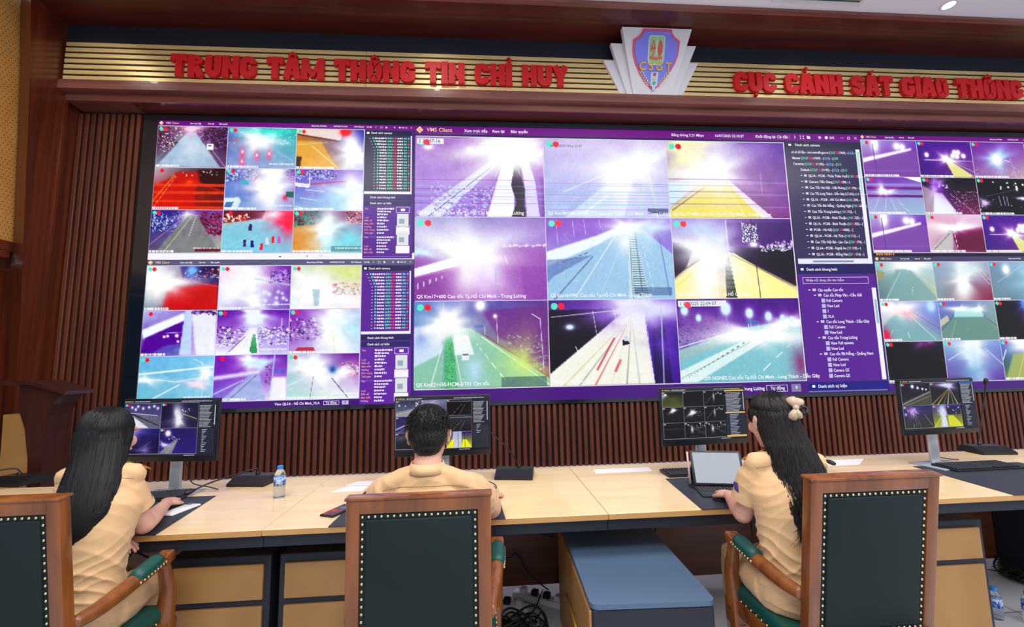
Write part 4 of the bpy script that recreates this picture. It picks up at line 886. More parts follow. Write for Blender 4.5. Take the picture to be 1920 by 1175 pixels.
# --- two small windows on the left
titlebar(X0, U1-.005, 3.80, 3.75, PT)
titlebar(X0, U1-.005, 2.43, 2.378, (92, 90, 126))
F.rect(X0, U1, 2.495, 2.432, (246, 246, 252)); F.rect(1.17, 1.19, 2.465, 2.455, (80, 80, 90)).rect(1.42, 1.44, 2.47, 2.46, (150, 150, 170)).frame(1.54, 1.57, 2.475, 2.455, .003, (160, 160, 180))
for k, (zt, L) in enumerate(((3.746, L1), (2.374, L2))):
    F.rect(X0, 1.94, zt+.004, zt-3*CH-.004, (214, 208, 226))
    for i in range(9):
        p = L[i].noise(4, 12); p.rec(small=True, both=(i % 4 != 3)).cap(.01, .34+.2*((i*7) % 3)/2, .965, .95, .045)
        if i in (6, 8, 4, 1): p.cap(.62, .98, .90, .7, .03)
        put(p, (i % 3)*CW, zt-(i//3)*CH, CW, CH)
for zt, c1, c2 in ((3.75, (52, 46, 84), (88, 30, 150)), (2.378, (90, 30, 150), (100, 34, 165))):
    xa, xb = 1.955, U1-.03
    F.rect(1.94, U1-.02, zt, zt-1.25-.06, (70, 30, 120)).rect(1.94, U1-.025, zt-.01, zt-.66, c1).rect(1.94, U1-.025, zt-.73, zt-1.31, c2)
    F.rect(xa-.01, xb+.0, zt-.01, zt-.06, (30, 26, 66)).text(xa+.05, zt-.045, .02, 'Danh sách camera', bold=.012)
    F.rect(xa+.005, xa+.03, zt-.025, zt-.045, Wt)
    for i in range(18):
        z = zt-.10-i*.0305; ind = .03+.012*min(i, 4)
        F.rect(xa+ind, xa+ind+.012, z+.008, z+.004, Wt).rect(xa+ind+.03, xa+ind+.045, z+.018, z+.002, G_ if i != 16 else Rd)
        F.smear(xa+ind+.055, xa+.20, z, .017, Wt, i); F.smear(xa+.21, xa+.26, z, .018, G_, i+40).smear(xa+.262, xa+.30, z, .018, Rd, i+80).smear(xa+.305, xa+.36, z, .018, Wt, i+120).smear(xa+.37, xa+.40, z, .018, G_, i).smear(xa+.41, xa+.425, z, .018, Rd if i % 3 else Bl, i)
    F.rect(xb-.012, xb, zt-.06, zt-.655, (236, 238, 250)).rect(xa-.012, xb, zt-.64, zt-.665, (240, 240, 250))
    F.rect(xa-.01, xb, zt-.675, zt-.725, (36, 30, 90)).text(xa+.05, zt-.71, .02, 'Danh sách khung hình', bold=.012).rect(xa-.01, xb, zt-.735, zt-.785, (40, 32, 96)).text(xa+.05, zt-.77, .02, 'Danh sách sự kiện', bold=.012)
    rows = ['Tên', 'Loại', 'Biển số', 'Màu biển', 'Hướng', 'Đối tượng', 'Thời gian']
    z = zt-.825
    for rep in range(3):
        for i, rname in enumerate(rows):
            if z < zt-1.29: break
            F.text(xa+.0, z, .017, rname, (250, 150, 110) if i % 2 else (235, 170, 190), .012)
            if i == 0:
                for q in range(3): F.smear(xa+.12, xa+.28-.03*q, z-q*.028, .019, Wt, q+rep*9)
                z -= .056
            else: F.smear(xa+.12, xa+.19+.02*(i % 3), z, .019, Wt, i+rep*5+3)
            z -= .031
        zt_ = z+.31
        F.frame(xa+.30, xa+.43, min(zt_, zt-.795), min(zt_, zt-.795)-.06, .004, (220, 214, 240)).rect(xa+.345, xa+.385, min(zt_, zt-.795)-.018, min(zt_, zt-.795)-.042, Wt)
        t0 = min(zt_, zt-.795)-.07
        if t0-.13 > zt-1.3: F.rect(xa+.31, xa+.42, t0, t0-.13, (222, 228, 226)).rect(xa+.33, xa+.38, t0-.05, t0-.10, (150, 170, 190)).rect(xa+.30, xa+.43, t0-.135, min(t0-.135, max(t0-.20, zt-1.3))-.01, (250, 244, 252))
        z -= .012; F.rect(xa-.01, xb-.02, z+.014, z+.011, (150, 130, 210))
        if z < zt-1.27: break
F.rect(X0, 1.94, 1.12, 1.06, (66, 14, 118)).text(1.19, 1.078, .022, 'View QL1A - Hồ Chí Minh_XLA', bold=.014).frame(1.62, 1.76, 1.106, 1.070, .003, Wt).text(1.64, 1.08, .02, 'Tự động', bold=.014).rect(1.785, 1.845, 1.106, 1.070, (190, 184, 214)).text(1.808, 1.079, .02, '9', (40, 30, 80), .02)
# --- the large window in the middle
titlebar(U1, U2, 3.80, 3.715, PT, 2, True)
F.rect(U1, U2, 3.715, 1.12, (44, 34, 84)).rect(U1+.01, 6.31, 3.694, 1.182, (226, 222, 236))
for i in range(9):
    p, top, cap_ = BG[i]; x = 2.4317+(i % 3)*2*CW; z = 3.689-(i//3)*2*CH
    p.noise(2.5, 40).rec(); put(p, x, z, 2*CW, 2*CH)
    F.text(x+.025, z-2*CH+.028, .034, cap_, (250, 250, 255), .012)
    if top:
        wt_ = .285 if len(top) < 12 else .52
        F.rect(x+.02, x+wt_, z-.02, z-.078, (236, 240, 246), -.0064).text(x+.035, z-.066, .036, top, (20, 20, 40), .004)
        F.r.add([(x+.115+.033*math.cos(a), -.0078, z-.062+.033*math.sin(a)) for a in [q*math.pi/8 for q in range(16)]], [tuple(range(16))], lin((236, 60, 92)))
F.text(3.79, 3.60, .026, '26-07 2025 Wed 22:09', (90, 80, 110), .008)
F.rect(6.32, U2-.01, 3.70, 2.43, (52, 46, 88)).rect(6.32, U2-.01, 3.70, 3.64, (40, 42, 66)).rect(6.36, 6.39, 3.682, 3.66, Wt).text(6.43, 3.655, .028, 'Danh sách camera', bold=.012)
rows = [('cơ sở dữ liệu - vms.vnetraffic.gov.vn', ('363', '258', '1969'), 0), ('Master', ('363', '258', '1969'), .01), ('Cameras', ('322', '213', '1195'), .02), ('Default', ('322', '213', '1195'), .05),
        ('QL1A - PC08 - Thừa Thiên Huế', ('16', '14', '35'), .12), ('Camera Tiền Giang', ('10', '23', '30'), .12), ('Cao Tốc Hà Nội - Hải Phòng', ('0', '0', '70'), .12), ('Cao Tốc Long Thành - Dầu Giây (LT-DG)', ('31', '2', '35'), .12), ('QL1A - PC08 - Hồ Chí Minh', ('24', '5', '29'), .12),
        ('Cao Tốc Đà Nẵng - Quảng Ngãi', ('59', '2', '68'), .12), ('Cao Tốc Trung Lương', ('10', '2', '12'), .12), ('QL1A - PC08 - Ninh Thuận', ('14', '2', '25'), .12), ('QL1A - PC08 - Bình Thuận', ('0', '22', '55'), .12), ('PC08 - Hà Nội', ('63', '118', '600'), .12), ('QL1A - PC08 - Hà Tĩnh', ('10', '1', '11'), .12), ('Cao Tốc Nội Bài - Lào Cai', ('33', '41', '74'), .12), ('QL1A - PC08 - Nghệ An', ('9', '1', '10'), .12), ('QL1A - PC08 - Đồng Nai', ('2', '14', '16'), .12)]
for i, (a, (g, r_, t_), ind) in enumerate(rows):
    z = 3.575-i*.0655; x = 6.38+ind*.55
    if ind > .1: F.rect(x+.015, x+.035, z+.02, z+.014, Wt).rect(x+.055, x+.085, z+.028, z+.004, (210, 206, 226))
    x += .10 if ind > .1 else (.06 if ind > .03 else 0)
    F.run(x, z, .027, [(a+' (', Wt), (g, G_), ('/', Wt), (r_, Rd), ('/'+t_+') - (', Wt)] + ([(g, Bl), (') - (', Wt), (r_, G_)] if ind < .1 else []), bold=.014, xs=.74 if len(a) > 34 else .86)
F.rect(U2-.062, U2-.018, 3.63, 2.43, (240, 242, 252)).rect(U2-.056, U2-.03, 3.6, 3.1, (190, 222, 214), -.0066).rect(6.34, U2-.018, 2.43, 2.375, (236, 236, 250)).rect(6.50, 6.95, 2.41, 2.39, (130, 150, 190), -.0066)
F.rect(6.32, U2-.01, 2.36, 2.27, (30, 24, 92)).rect(6.36, 6.39, 2.33, 2.305, Wt).text(6.42, 2.302, .028, 'Danh sách khung hình', bold=.012).rect(6.32, U2-.01, 2.265, 1.17, (88, 26, 148))
F.frame(6.37, 7.09, 2.235, 2.165, .004, (235, 228, 245)).text(6.40, 2.19, .026, 'Nhập nội dung cần tìm kiếm', (225, 215, 240), .004)
tree = [('Các tuyến Cao tốc', 0), ('Cao tốc Pháp Vân - Cầu Giẽ', 1), ('Full Camera', 2), ('View Led', 2), ('1', 2), ('XLA', 2), ('Cao tốc Long Thành - Dầu Giây', 1), ('Full Camera', 2), ('View Led', 2), ('Cao tốc Trung Lương', 1), ('View Full camera', 2), ('View Led', 2), ('Cao tốc Đà Nẵng - Quảng Nam', 1), ('Full Camera', 2), ('View Led', 2), ('Camera GS', 2), ('Camera QS', 2)]
for i, (a, lv_) in enumerate(tree):
    z = 2.085-i*.0545*1.0; x = 6.42+(.0, .055, .13)[lv_]
    if lv_ < 2: F.rect(x, x+.022, z+.02, z+.012, Wt).rect(x+.045, x+.082, z+.03, z+.004, (205, 200, 236)); x += .10
    else: F.rect(x, x+.040, z+.034, z-.006, (190, 190, 232)); x += .05
    F.text(x, z, .029, a, Wt, .014, xs=.86)
F.rect(U2-.062, U2-.016, 2.12, 1.18, (240, 242, 252)).rect(U2-.05, U2-.026, 2.0, 1.75, (150, 190, 214), -.0066)
F.rect(U1, 6.32, 1.18, 1.06, (70, 18, 124)).rect(6.32, U2-.0, 1.165, 1.085, (28, 22, 130)).rect(6.36, 6.39, 1.14, 1.115, Wt).text(6.42, 1.112, .030, 'Danh sách sự kiện', bold=.012).rect(6.32, U2-.02, 1.082, 1.07, (110, 120, 180))
F.text(5.60, 1.105, .032, '- Trung Lương', bold=.016).frame(5.88, 6.10, 1.15, 1.085, .004, Wt).text(5.92, 1.105, .03, 'Tự động', bold=.016).rect(6.14, 6.24, 1.155, 1.08, (130, 124, 170)).text(6.18, 1.103, .034, '9', bold=.014)
# --- two windows on the right, going out of the picture
titlebar(U2+.005, U3, 3.80, 3.75, PT)
F.rect(U2+.005, U3, 2.50, 2.45, (30, 14, 50)).text(U2+.03, 2.462, .026, 'MÀN HÌNH 4', (255, 170, 70), .012); titlebar(U2+.005, U3, 2.45, 2.40, (70, 66, 100))
for zt, L in ((3.743, R1_), (2.392, R2_)):
    F.rect(7.183, 9.125, zt+.004, zt-3*CH-.004, (214, 208, 226)).rect(9.13, U3, zt, zt-1.3, (40, 34, 74))
    for i in range(9):
        p = L[i]; p.rec(small=True); p.cap(.01, .30 if zt < 3 else .62, .965, .95, .045); put(p, 7.186+(i % 3)*CW, zt-(i//3)*CH, CW, CH)
    for i in range(30): F.smear(9.20, 9.6, zt-.06-i*.04, .018, Wt, i)
F.rect(U2, U3, 1.128, 1.06, (72, 20, 124))
for me in feeds: link('camera_feed', me, vw)
F.r.build('software_windows', M['screen'], vw, vcol=True)
F.t.build('screen_lettering', M['screen'], vw, vcol=True)
# ------------------------------------------------------------------ long control desk made of joined units
DZ, DF, DB = .75, -2.19, -1.33
ds_lab = ['far left desk unit beside the wooden podium', 'desk unit of the long haired woman on the left', 'desk unit behind the man in the middle, from the first seam', 'desk unit with the tablet, right of the diagonal seam', 'desk unit between the right woman and the right keyboard', 'far right desk unit going out of the picture']
xs = [-.79, .68, 2.15, 3.62, 5.09, 6.56, 8.03]
for i in range(6):
    a, b = xs[i]+.0015, xs[i+1]-.0015
    d = empty('desk', ((a+b)/2, (DF+DB)/2, 0), 0, 'pale maple ' + ds_lab[i], 'desk', 'joined desk units of the control room')
    hw, hd_ = (b-a)/2, (DB-DF)/2
    MB().rbox(-hw, hw, -hd_, hd_, DZ-.025, DZ, .0015, 1).build('desktop', M['desk'], d)
    MB().box(-hw+.0005, hw-.0005, -hd_-.0012, -hd_+.001, DZ-.0235, DZ-.0015).build('edge_band', M['desk_edge'], d)
    MB().box(-hw, hw, -hd_+.02, -hd_+.06, DZ-.075, DZ-.026).build('front_rail', M['carcass'], d)
    MB().box(-hw, hw, hd_-.03, hd_-.012, .07, DZ-.026).build('modesty_panel', M['panel_wood'], d)
    for lx in (-hw+.03, hw-.09):
        if (i, lx < 0) in ((2, False), (3, True), (0, True), (5, False), (4, False)):
            MB().box(lx, lx+.06, -.05, hd_-.04, 0, DZ-.026).build('leg', M['carcass'], d)
# ------------------------------------------------------------------ pedestals
def pedestal(x0, x1, y0, y1, z1, lab, split, seen=True):
    p = empty('drawer_pedestal', ((x0+x1)/2, (y0+y1)/2, 0), 0, lab, 'drawer cabinet', 'drawer pedestals under the desks')
    hw, hd_ = (x1-x0)/2, (y1-y0)/2
    c = MB().rbox(-hw, hw, -hd_, hd_, .02, z1, .006, 2)
    c.build('carcass', M['carcass'], p)
    MB().box(-.05, .05, -.0, .06, z1, DZ-.076).build('support_post', M['carcass'], p)
    zt = z1-.035; h1 = .145
    MB().rbox(-hw+.028, hw-.028, -hd_-.012, -hd_+.002, zt-h1, zt, .002, 1).build('drawer', M['oak'], p)
    MB().rbox(-hw+.028, hw-.028, -hd_-.012, -hd_+.002, .06, zt-h1-.028, .002, 1).build('drawer', M['oak'], p)
    return p
pedestal(1.70, 2.135, -2.06, -1.42, .60, 'oak fronted drawer pedestal nearest the left woman', 0)
pedestal(2.17, 2.605, -2.06, -1.42, .60, 'oak fronted drawer pedestal partly behind the middle chair', 0)
pedestal(5.12, 5.55, -2.06, -1.42, .60, 'oak fronted drawer pedestal beside the right chair back', 0)
# side cabinet with its blue grey top, pushed out towards the room
sc = empty('side_cabinet', (3.69, -2.10, 0), R(-2.5), 'low side cabinet with a large blue grey top sticking out from under the desk', 'cabinet')
MB().rbox(-.221, .221, -.435, .44, .03, .545, .012, 3).build('carcass', M['carcass'], sc, 40)
def rrect(x0, x1, y0, y1, r, n=6):
    return arc(x1-r, y1-r, r, r, 0, 90, n)+arc(x0+r, y1-r, r, r, 90, 180, n)+arc(x0+r, y0+r, r, r, 180, 270, n)+arc(x1-r, y0+r, r, r, 270, 360, n)
MB().prism(rrect(-.226, .226, -.44, .445, .03), .545, .562, 'z').build('cabinet_top', M['slate'], sc, 30)
MB().rbox(-.231, -.219, -.425, .42, .05, .535, .003, 1).build('side_door', M['oak'], sc)
MB().tube([(-.236, -.22, .33), (-.238, .1, .33)], .005, 8).build('door_handle', M['gold_trim'], sc, True)
# ------------------------------------------------------------------ desk mats and papers
def slab(name, poly, z0, z1, mt, lab, cat, group=None, loc=(0, 0, 0)):
    cx = sum(p[0] for p in poly)/len(poly); cy = sum(p[1] for p in poly)/len(poly)
    o = MB().prism([(p[0]-cx, p[1]-cy) for p in poly], 0, z1-z0, 'z').build(name, mt, None, False, (cx, cy, z0))
    return tag(o, lab, cat, group)
def ccw(*p): return list(p)
slab('desk_mat', [(1.02, -2.195), (1.735, -2.195), (1.66, -1.665), (.98, -1.665)], DZ, DZ+.003, M['matpad'], 'dark grey desk mat under the left woman\'s hand and keyboard', 'desk mat')
slab('desk_mat', [(2.42, -2.195), (3.165, -2.195), (3.135, -1.70), (2.44, -1.70)], DZ, DZ+.003, M['matpad'], 'dark grey desk mat under the man\'s right hand', 'desk mat')
slab('desk_mat', [(4.045, -2.195), (4.80, -2.195), (4.80, -1.69), (4.10, -1.69)], DZ, DZ+.003, M['matpad'], 'dark grey desk mat under the open tablet', 'desk mat')
slab('desk_mat', [(5.575, -2.195), (6.35, -2.195), (6.35, -1.64), (5.66, -1.64)], DZ, DZ+.003, M['matpad'], 'dark grey desk mat under the far right keyboard', 'desk mat')
PG = 'loose white sheets on the desks'
slab('paper_sheet', [(2.30, -1.565), (2.44, -1.565), (2.46, -1.48), (2.34, -1.48)], DZ, DZ+.001, M['paper'], 'white sheet on the desk left of the man, further from the chair', 'paper', PG)
slab('paper_sheet', [(2.25, -1.68), (2.42, -1.68), (2.43, -1.585), (2.31, -1.585)], DZ, DZ+.001, M['paper'], 'white sheet on the desk left of the man, nearer to the chair', 'paper', PG)
slab('paper_sheet', [(3.745, -1.515), (4.10, -1.50), (4.11, -1.415), (3.755, -1.42)], DZ, DZ+.001, M['paper'], 'long white sheet at the back of the desk left of the tablet', 'paper', PG)
slab('paper_sheet', [(5.02, -1.545), (5.40, -1.545), (5.56, -1.41), (5.16, -1.41)], DZ, DZ+.001, M['paper'], 'white sheet on the desk to the right of the right woman', 'paper', PG)
slab('paper_sheet', [(1.07, -1.56), (1.17, -1.56), (1.18, -1.48), (1.10, -1.48)], DZ, DZ+.001, M['paper'], 'small white sheet under the left monitor stand', 'paper', PG)
# ------------------------------------------------------------------ keyboards
def keyboard(name, w_, d_, loc, rz, lab):
    k = empty(name, loc, rz, lab, 'keyboard', 'black keyboards on the desks')
    MB().rbox(-w_/2, w_/2, -d_/2, d_/2, 0, .012, .004, 2, Matrix.Rotation(R(3), 4, 'X')).build('keyboard_body', M['black'], k, 40)
    kb = MB(); n = int(w_/.0195); rr_ = int(d_/.0215)
    for i in range(n):
        for j in range(rr_):
            x = -w_/2+.012+i*(w_-.024)/n; y = -d_/2+.01+j*(d_-.02)/rr_
            if j == 0 and n*.3 < i < n*.55: continue
            kb.rbox(x, x+.0155, y, y+.0155, .012, .0185, .002, 1, Matrix.Rotation(R(3), 4, 'X'))
    if d_ > .09: kb.rbox(-w_/2+.012+n*.3*(w_-.024)/n, -w_/2+.012+n*.56*(w_-.024)/n, -d_/2+.01, -d_/2+.0255, .012, .0185, .002, 1, Matrix.Rotation(R(3), 4, 'X'))
    kb.build('keys', M['keys'], k)
    return k
keyboard('keyboard', .43, .145, (1.30, -1.675, DZ+.005), R(9), 'black keyboard under the left monitor by the woman\'s hand')
keyboard('keyboard', .42, .14, (4.34, -1.60, DZ+.002), R(0), 'black keyboard mostly hidden behind the tablet')
keyboard('keyboard', .44, .145, (5.98, -1.72, DZ+.005), R(2), 'black keyboard on the far right desk mat')
# ------------------------------------------------------------------ monitors
def mon_pic(kind):
    fl = Flat(); Wm, Hm = .531, .299; ps = []
    fl.rect(0, Wm, Hm, 0, (26, 28, 42), -.001).rect(0, Wm, Hm, Hm-.014, (40, 42, 60))
    fl.rect(.006, .012, Hm-.004, Hm-.010, (250, 200, 80)).smear(.018, .055, Hm-.010, .006, (230, 190, 90), 1).smear(.065, .15, Hm-.010, .005, (220, 220, 230), 2).smear(.33, .50, Hm-.010, .005, (200, 200, 220), 3)
    g = lambda a, b: Pic(90, 56, a, a, b, b)
    if kind == 'L':
        xr, n = .425, 2; cs = []
        p = g((70, 66, 110), (120, 120, 150)).poly([(0, .55), (.5, .4), (1, .7), (1, 1), (0, 1)], (110, 110, 124), .9, 3).poly([(0, .6), (.22, .5), (.7, 1), (.1, 1)], (236, 236, 246), 1, 3).line([(.2, .42), (.95, .9)], .05, (24, 26, 34), .9).line([(0, .36), (.9, .5)], .05, (200, 196, 226), .9).speck(.4, 1, .5, .9, [(60, 62, 70), (170, 170, 180)], 120, .7, .015)
        for x, y in ((.2, .16), (.36, .12), (.5, .2), (.66, .16), (.8, .12), (.9, .2), (.3, .24)): p.glow(x, y, .025, .04, (235, 225, 255), 2)
        cs.append(p); p = g((30, 26, 60), (44, 40, 72)).glow(.48, .6, .16, .45, (160, 156, 190), .9).glow(.48, .7, .08, .22, WH, 2.4).glow(.42, .38, .05, .1, (230, 230, 250), 1.6).line([(.6, .45), (.96, .64)], .035, (190, 200, 90), .9).dots(9, .52, .8, .25, .36, .01, (240, 240, 230), 1.5); cs.append(p)
        p = g((50, 40, 110), (26, 20, 60)).glow(.3, .1, .3, .2, (180, 170, 230), .9).glow(.62, .85, .12, .2, (170, 160, 210), .8).line([(.4, .9), (.8, .5)], .03, (140, 130, 190), .5); cs.append(p)
        p = g((50, 36, 100), (56, 40, 120)).poly([(.0, .98), (.42, .45), (.5, .45), (.35, 1), (.0, 1)], (150, 150, 160), .9, 2).line([(.2, 1), (.46, .5)], .04, (186, 190, 100), .9, .4).glow(.22, .2, .05, .08, WH, 2.6).glow(.14, .66, .1, .06, (220, 220, 250), 1.6).line([(.22, .2), (.5, .45)], .014, (220, 220, 250), .8).dots(10, .25, .6, .3, .5, .01); cs.append(p)
    elif kind == 'M':
        xr, n = .43, 3; cs = []
        for i in range(9):
            c = [((60, 60, 90), (130, 130, 150)), ((110, 110, 140), (90, 92, 110)), ((14, 14, 18), (26, 26, 32)), ((50, 44, 90), (70, 66, 110)), ((60, 60, 90), (40, 40, 60)), ((60, 62, 72), (40, 42, 50)), ((40, 42, 50), (30, 32, 40)), ((40, 40, 50), (30, 30, 36)), ((60, 50, 110), (200, 210, 60))][i]
            p = g(*c); p.noise(5, 10)
            if i == 0: p.poly([(0, .75), (1, .4), (1, 1), (0, 1)], (170, 170, 180), .7, 2).line([(0, .9), (1, .5)], .05, (190, 200, 90), .6).dots(6, .1, .9, .1, .35, .03)
            if i == 1: p.glow(.4, .2, .3, .2, (190, 190, 220), .9).line([(.4, .2), (1, .9)], .014, WH, .6).line([(.3, .2), (0, .8)], .014, WH, .6)
            if i in (2, 5): p.line([(.2, 1), (.6, .3)], .014, (220, 220, 225), .7).line([(.5, 1), (.75, .3)], .014, (220, 220, 225), .7).bands([.12], .06, (150, 150, 165), .6)
            if i == 3: p.line([(0, .8), (1, .1)], .1, (220, 220, 235), .8).line([(.1, 1), (.9, .3)], .03, (190, 190, 210), .6)
            if i in (6, 7): p.line([(.5, .3), (1, 1)], .014, (180, 180, 190), .6).glow(.2, .3, .3, .2, (110, 110, 130), .7)
            if i == 8: p.poly([(.25, .0), (.6, .0), (.6, 1), (.2, 1)], (210, 215, 250), .8, 3).poly([(0, 1), (.2, .5), (.3, .5), (.25, 1)], (240, 250, 60), 1).poly([(.65, .5), (.8, .5), (1, 1), (.6, 1)], (240, 250, 60), 1).line([(.45, .1), (.47, 1)], .03, (40, 40, 60)).line([(.72, .0), (.74, 1)], .03, (30, 30, 60))
            cs.append(p)
    elif kind == 'R':
        xr, n = .395, 3; cs = []
        for i in range(9):
            p = g((10, 10, 14), (20, 20, 24) if i else (90, 100, 40)); p.noise(3, 10)
            if i == 0: p.glow(.5, .5, .5, .4, (110, 116, 60), .6).glow(.15, .2, .06, .06, WH, 2).glow(.05, .3, .1, .1, (180, 190, 230), 1)
            if i in (2, 5): p.line([(.1, .8), (.5, .25), (.95, .15)], .03, (150, 150, 160), .8).glow(.5, .4, .04, .25, (220, 220, 230), 1).dots(5, .3, .9, .1, .3, .02)
            if i == 3: p.glow(.5, .2, .1, .12, WH, 2)
            if i == 4: p.glow(.42, .38, .12, .14, WH, 2).dots(12, .4, .95, .3, .6, .012)
            if i == 6: p.bands([.38], .06, (90, 84, 80), .6).line([(.5, .4), (.8, 1)], .02, (70, 66, 60), .6)
            if i in (7, 8): p.line([(.1, .1), (1, .8)], .06, (120, 120, 130), .7).glow(.35, .45, .06, .2, (220, 220, 230), 1.2).dots(14, .1, 1, .05, .35, .02).speck(.3, 1, .3, .7, [(150, 150, 160), (60, 60, 70)], 60, .6, .02)
            cs.append(p)
    else:
        xr, n = .42, 2; cs = []
        p = g((20, 16, 40), (40, 40, 50)).poly([(0, .85), (1, .35), (1, 1), (0, 1)], (96, 96, 80), .8, 3).line([(0, .95), (1, .4)], .05, (200, 200, 220), .7).line([(.1, 1), (1, .6)], .02, (200, 200, 120), .7)
        for x, y, q in ((.4, .15, .04), (.58, .22, .03), (.74, .27, .025), (.86, .3, .02)): p.glow(x, y, q, q*1.5, (235, 240, 255), 2.4); p.line([(x, y), (x, y+.3)], .01, (200, 200, 220), .5)
        cs.append(p); p = g((22, 14, 36), (30, 24, 40))
        for x, c in ((.0, (190, 160, 60)), (.2, (220, 200, 120)), (.4, (120, 130, 90)), (.55, (230, 220, 150)), (.75, (150, 150, 110)), (.9, (220, 210, 140))): p.line([(x, 1), (.62+x*.08, .3)], .09, c, .8, .2)
        p.glow(.62, .15, .18, .12, (220, 220, 255), 2); cs.append(p)
        p = g((60, 50, 110), (60, 64, 50)).line([(.3, 1), (.32, .3)], .01, WH, .6).line([(.7, .4), (.98, 1)], .02, (200, 205, 80), .8).line([(.4, .9), (.36, .3)], .02, (200, 200, 210), .6).line([(.55, 1), (.38, .3)], .02, (200, 200, 210), .6).glow(.3, .25, .1, .2, (200, 160, 220), 1.2).dots(10, .05, .6, .1, .4, .03, (190, 170, 240), 1.4); cs.append(p)
        p = g((60, 50, 120), (170, 180, 40)).glow(.35, .5, .09, .5, (220, 230, 255), 2.4).poly([(.5, .5), (.7, .5), (1, 1), (.5, 1)], (214, 220, 50), .9, 1).line([(.45, .5), (.5, 1)], .03, (30, 30, 30)).line([(0, 1), (.3, .5)], .06, (220, 220, 70), .8).poly([(.45, .1), (.95, .1), (.95, .45), (.5, .45)], (30, 22, 60), .8, 1).dots(12, .1, .9, .1, .4, .025, (210, 200, 255)); cs.append(p)
    cw = (xr-.004)/n; ch = (Hm-.030)/n
    for i, p in enumerate(cs): p.rec(small=True); ps.append(p.mesh('camera_feed', .004+(i % n)*cw+.0008, Hm-.016-(i//n)*ch-.0008, cw-.0016, ch-.0016, M['monitor'], -.003))
    fl.rect(.003, xr, Hm-.015, .012, (150, 150, 165), -.002); fl.rect(xr+.004, Wm-.008, Hm-.018, Hm*.52, (34, 36, 52)).rect(xr+.004, Wm-.008, Hm*.50, .012, (34, 36, 56))
    if kind == 'M': fl.rect(xr+.004, Wm-.004, Hm*.45, .012, (44, 50, 62))
    if kind == 'R': fl.rect(xr+.004, Wm-.006, Hm-.015, Hm-.023, (240, 200, 80)).rect(xr+.004, Wm-.006, Hm*.52, Hm*.495, (240, 200, 80)).rect(xr+.004, Wm-.006, .022, .012, (240, 200, 80))
    if kind == 'F': fl.rect(xr+.004, Wm-.006, Hm-.015, Hm-.028, (60, 100, 170))
    for i in range(16): fl.smear(xr+.010, Wm-.03-.004*(i % 5), Hm-.034-i*.0075, .0042, (200, 204, 216), i)
    for i in range(14 if kind != 'M' else 6): fl.smear(xr+.028, Wm-.05-.006*(i % 4), Hm*.46-i*.0088, .0045, (190, 196, 214), i+30)
    fl.rect(Wm-.014, Wm-.010, Hm-.03, Hm*.55, (220, 222, 235)); fl.smear(.36, .42, .004, .005, (200, 200, 220), 9)
    return fl, ps
def monitor(kind, x, y, z0, rz, lab):
    m_ = empty('monitor', (x, y, DZ), rz, lab, 'monitor', 'monitors on the control desk')
    zb = z0-DZ
    MB().rbox(-.271, .271, -.006, .014, zb, zb+.334, .003, 2).build('housing', M['black'], m_, 40)
    MB().rbox(-.15, .15, .012, .04, zb+.06, zb+.27, .01, 2).build('rear_shell', M['black'], m_, 40)
    fl, ps = mon_pic(kind)
    off = (-.2655, -.0075, zb+.028)
    scr = fl.r.build('screen', M['monitor'], m_, False, off, vcol=True)
    for me in ps: link('camera_feed', me, scr)
    MB().rbox(-.032, .032, .045, .065, .008, zb+.2, .006, 2).build('stand_neck', M['silver'], m_, 40)
    MB().rbox(-.14, .14, -.10, .10, 0, .008, .003, 2).build('stand_base', M['silver'], m_, 40)
    MB().tube(catmull([(.02, .07, zb+.02), (.04, .09, .12), (.06, .1, .04), (.16, .11, .012), (.22, .09, .006)]), .003, 6).build('cable', M['cable'], m_, True)
    return m_
monitor('L', 1.378, -1.62, .928, R(-7), 'left monitor with four feeds beside the long haired woman')
monitor('M', 2.845, -1.62, .908, R(0), 'monitor with nine feeds behind the man\'s head')
monitor('R', 4.375, -1.64, .922, R(4), 'monitor with nine dark feeds above the tablet')
monitor('F', 5.86, -1.65, .938, R(4), 'far right monitor with yellow lit roads above the keyboard')
# ------------------------------------------------------------------ conference microphones
def mic(x, y, rz, neck, lab, head=True):
    k = empty('microphone', (x, y, DZ), rz, lab, 'microphone', 'gooseneck microphones on the desk')
    prof = [(-.09, .0), (.09, .0), (.09, .012), (.055, .045), (-.02, .045), (-.09, .016)]
    MB().prism([(a, b) for a, b in prof], -.11, .11, 'x').build('base', M['black'], k)
    MB().rbox(-.085, .085, -.062, -.03, .025, .032, .006, 2, Matrix.Rotation(R(22), 4, 'X')).build('button_strip', mat('glossy_black', (30, 34, 44), .12), k, 40)
    c = catmull(neck); MB().lathe([(.012, 0), (.012, .012), (.008, .02)], (neck[0][0], neck[0][1], neck[0][2]-.006)).build('collar', M['black'], k, 40)
    MB().tube(c, .0042, 8).build('gooseneck', M['black'], k, True)
    if head:
        d = (c[-1]-c[-3]).normalized(); h = c[-1]
        mm = d.to_track_quat('Z', 'Y').to_matrix().to_4x4(); mm.translation = h
        MB().lathe([(.004, -.005), (.008, 0), (.012, .012), (.0135, .026), (.011, .04), (.005, .047)], n=16, M4=mm).build('foam_head', M['black'], k, True)
    return k
mic(1.735, -1.42, R(-8), [(.0, .02, .045), (-.005, .015, .075), (-.05, -.02, .068), (-.13, -.16, .05), (-.175, -.24, .028)], 'black microphone lying low between the left keyboard and the water bottle')
mic(3.26, -1.50, R(-10), [(.02, .04, .045), (.0, .03, .09), (-.05, -.0, .17), (-.12, -.05, .25), (-.17, -.09, .31), (-.21, -.12, .36)], 'black microphone standing right of the man with its neck reaching up')
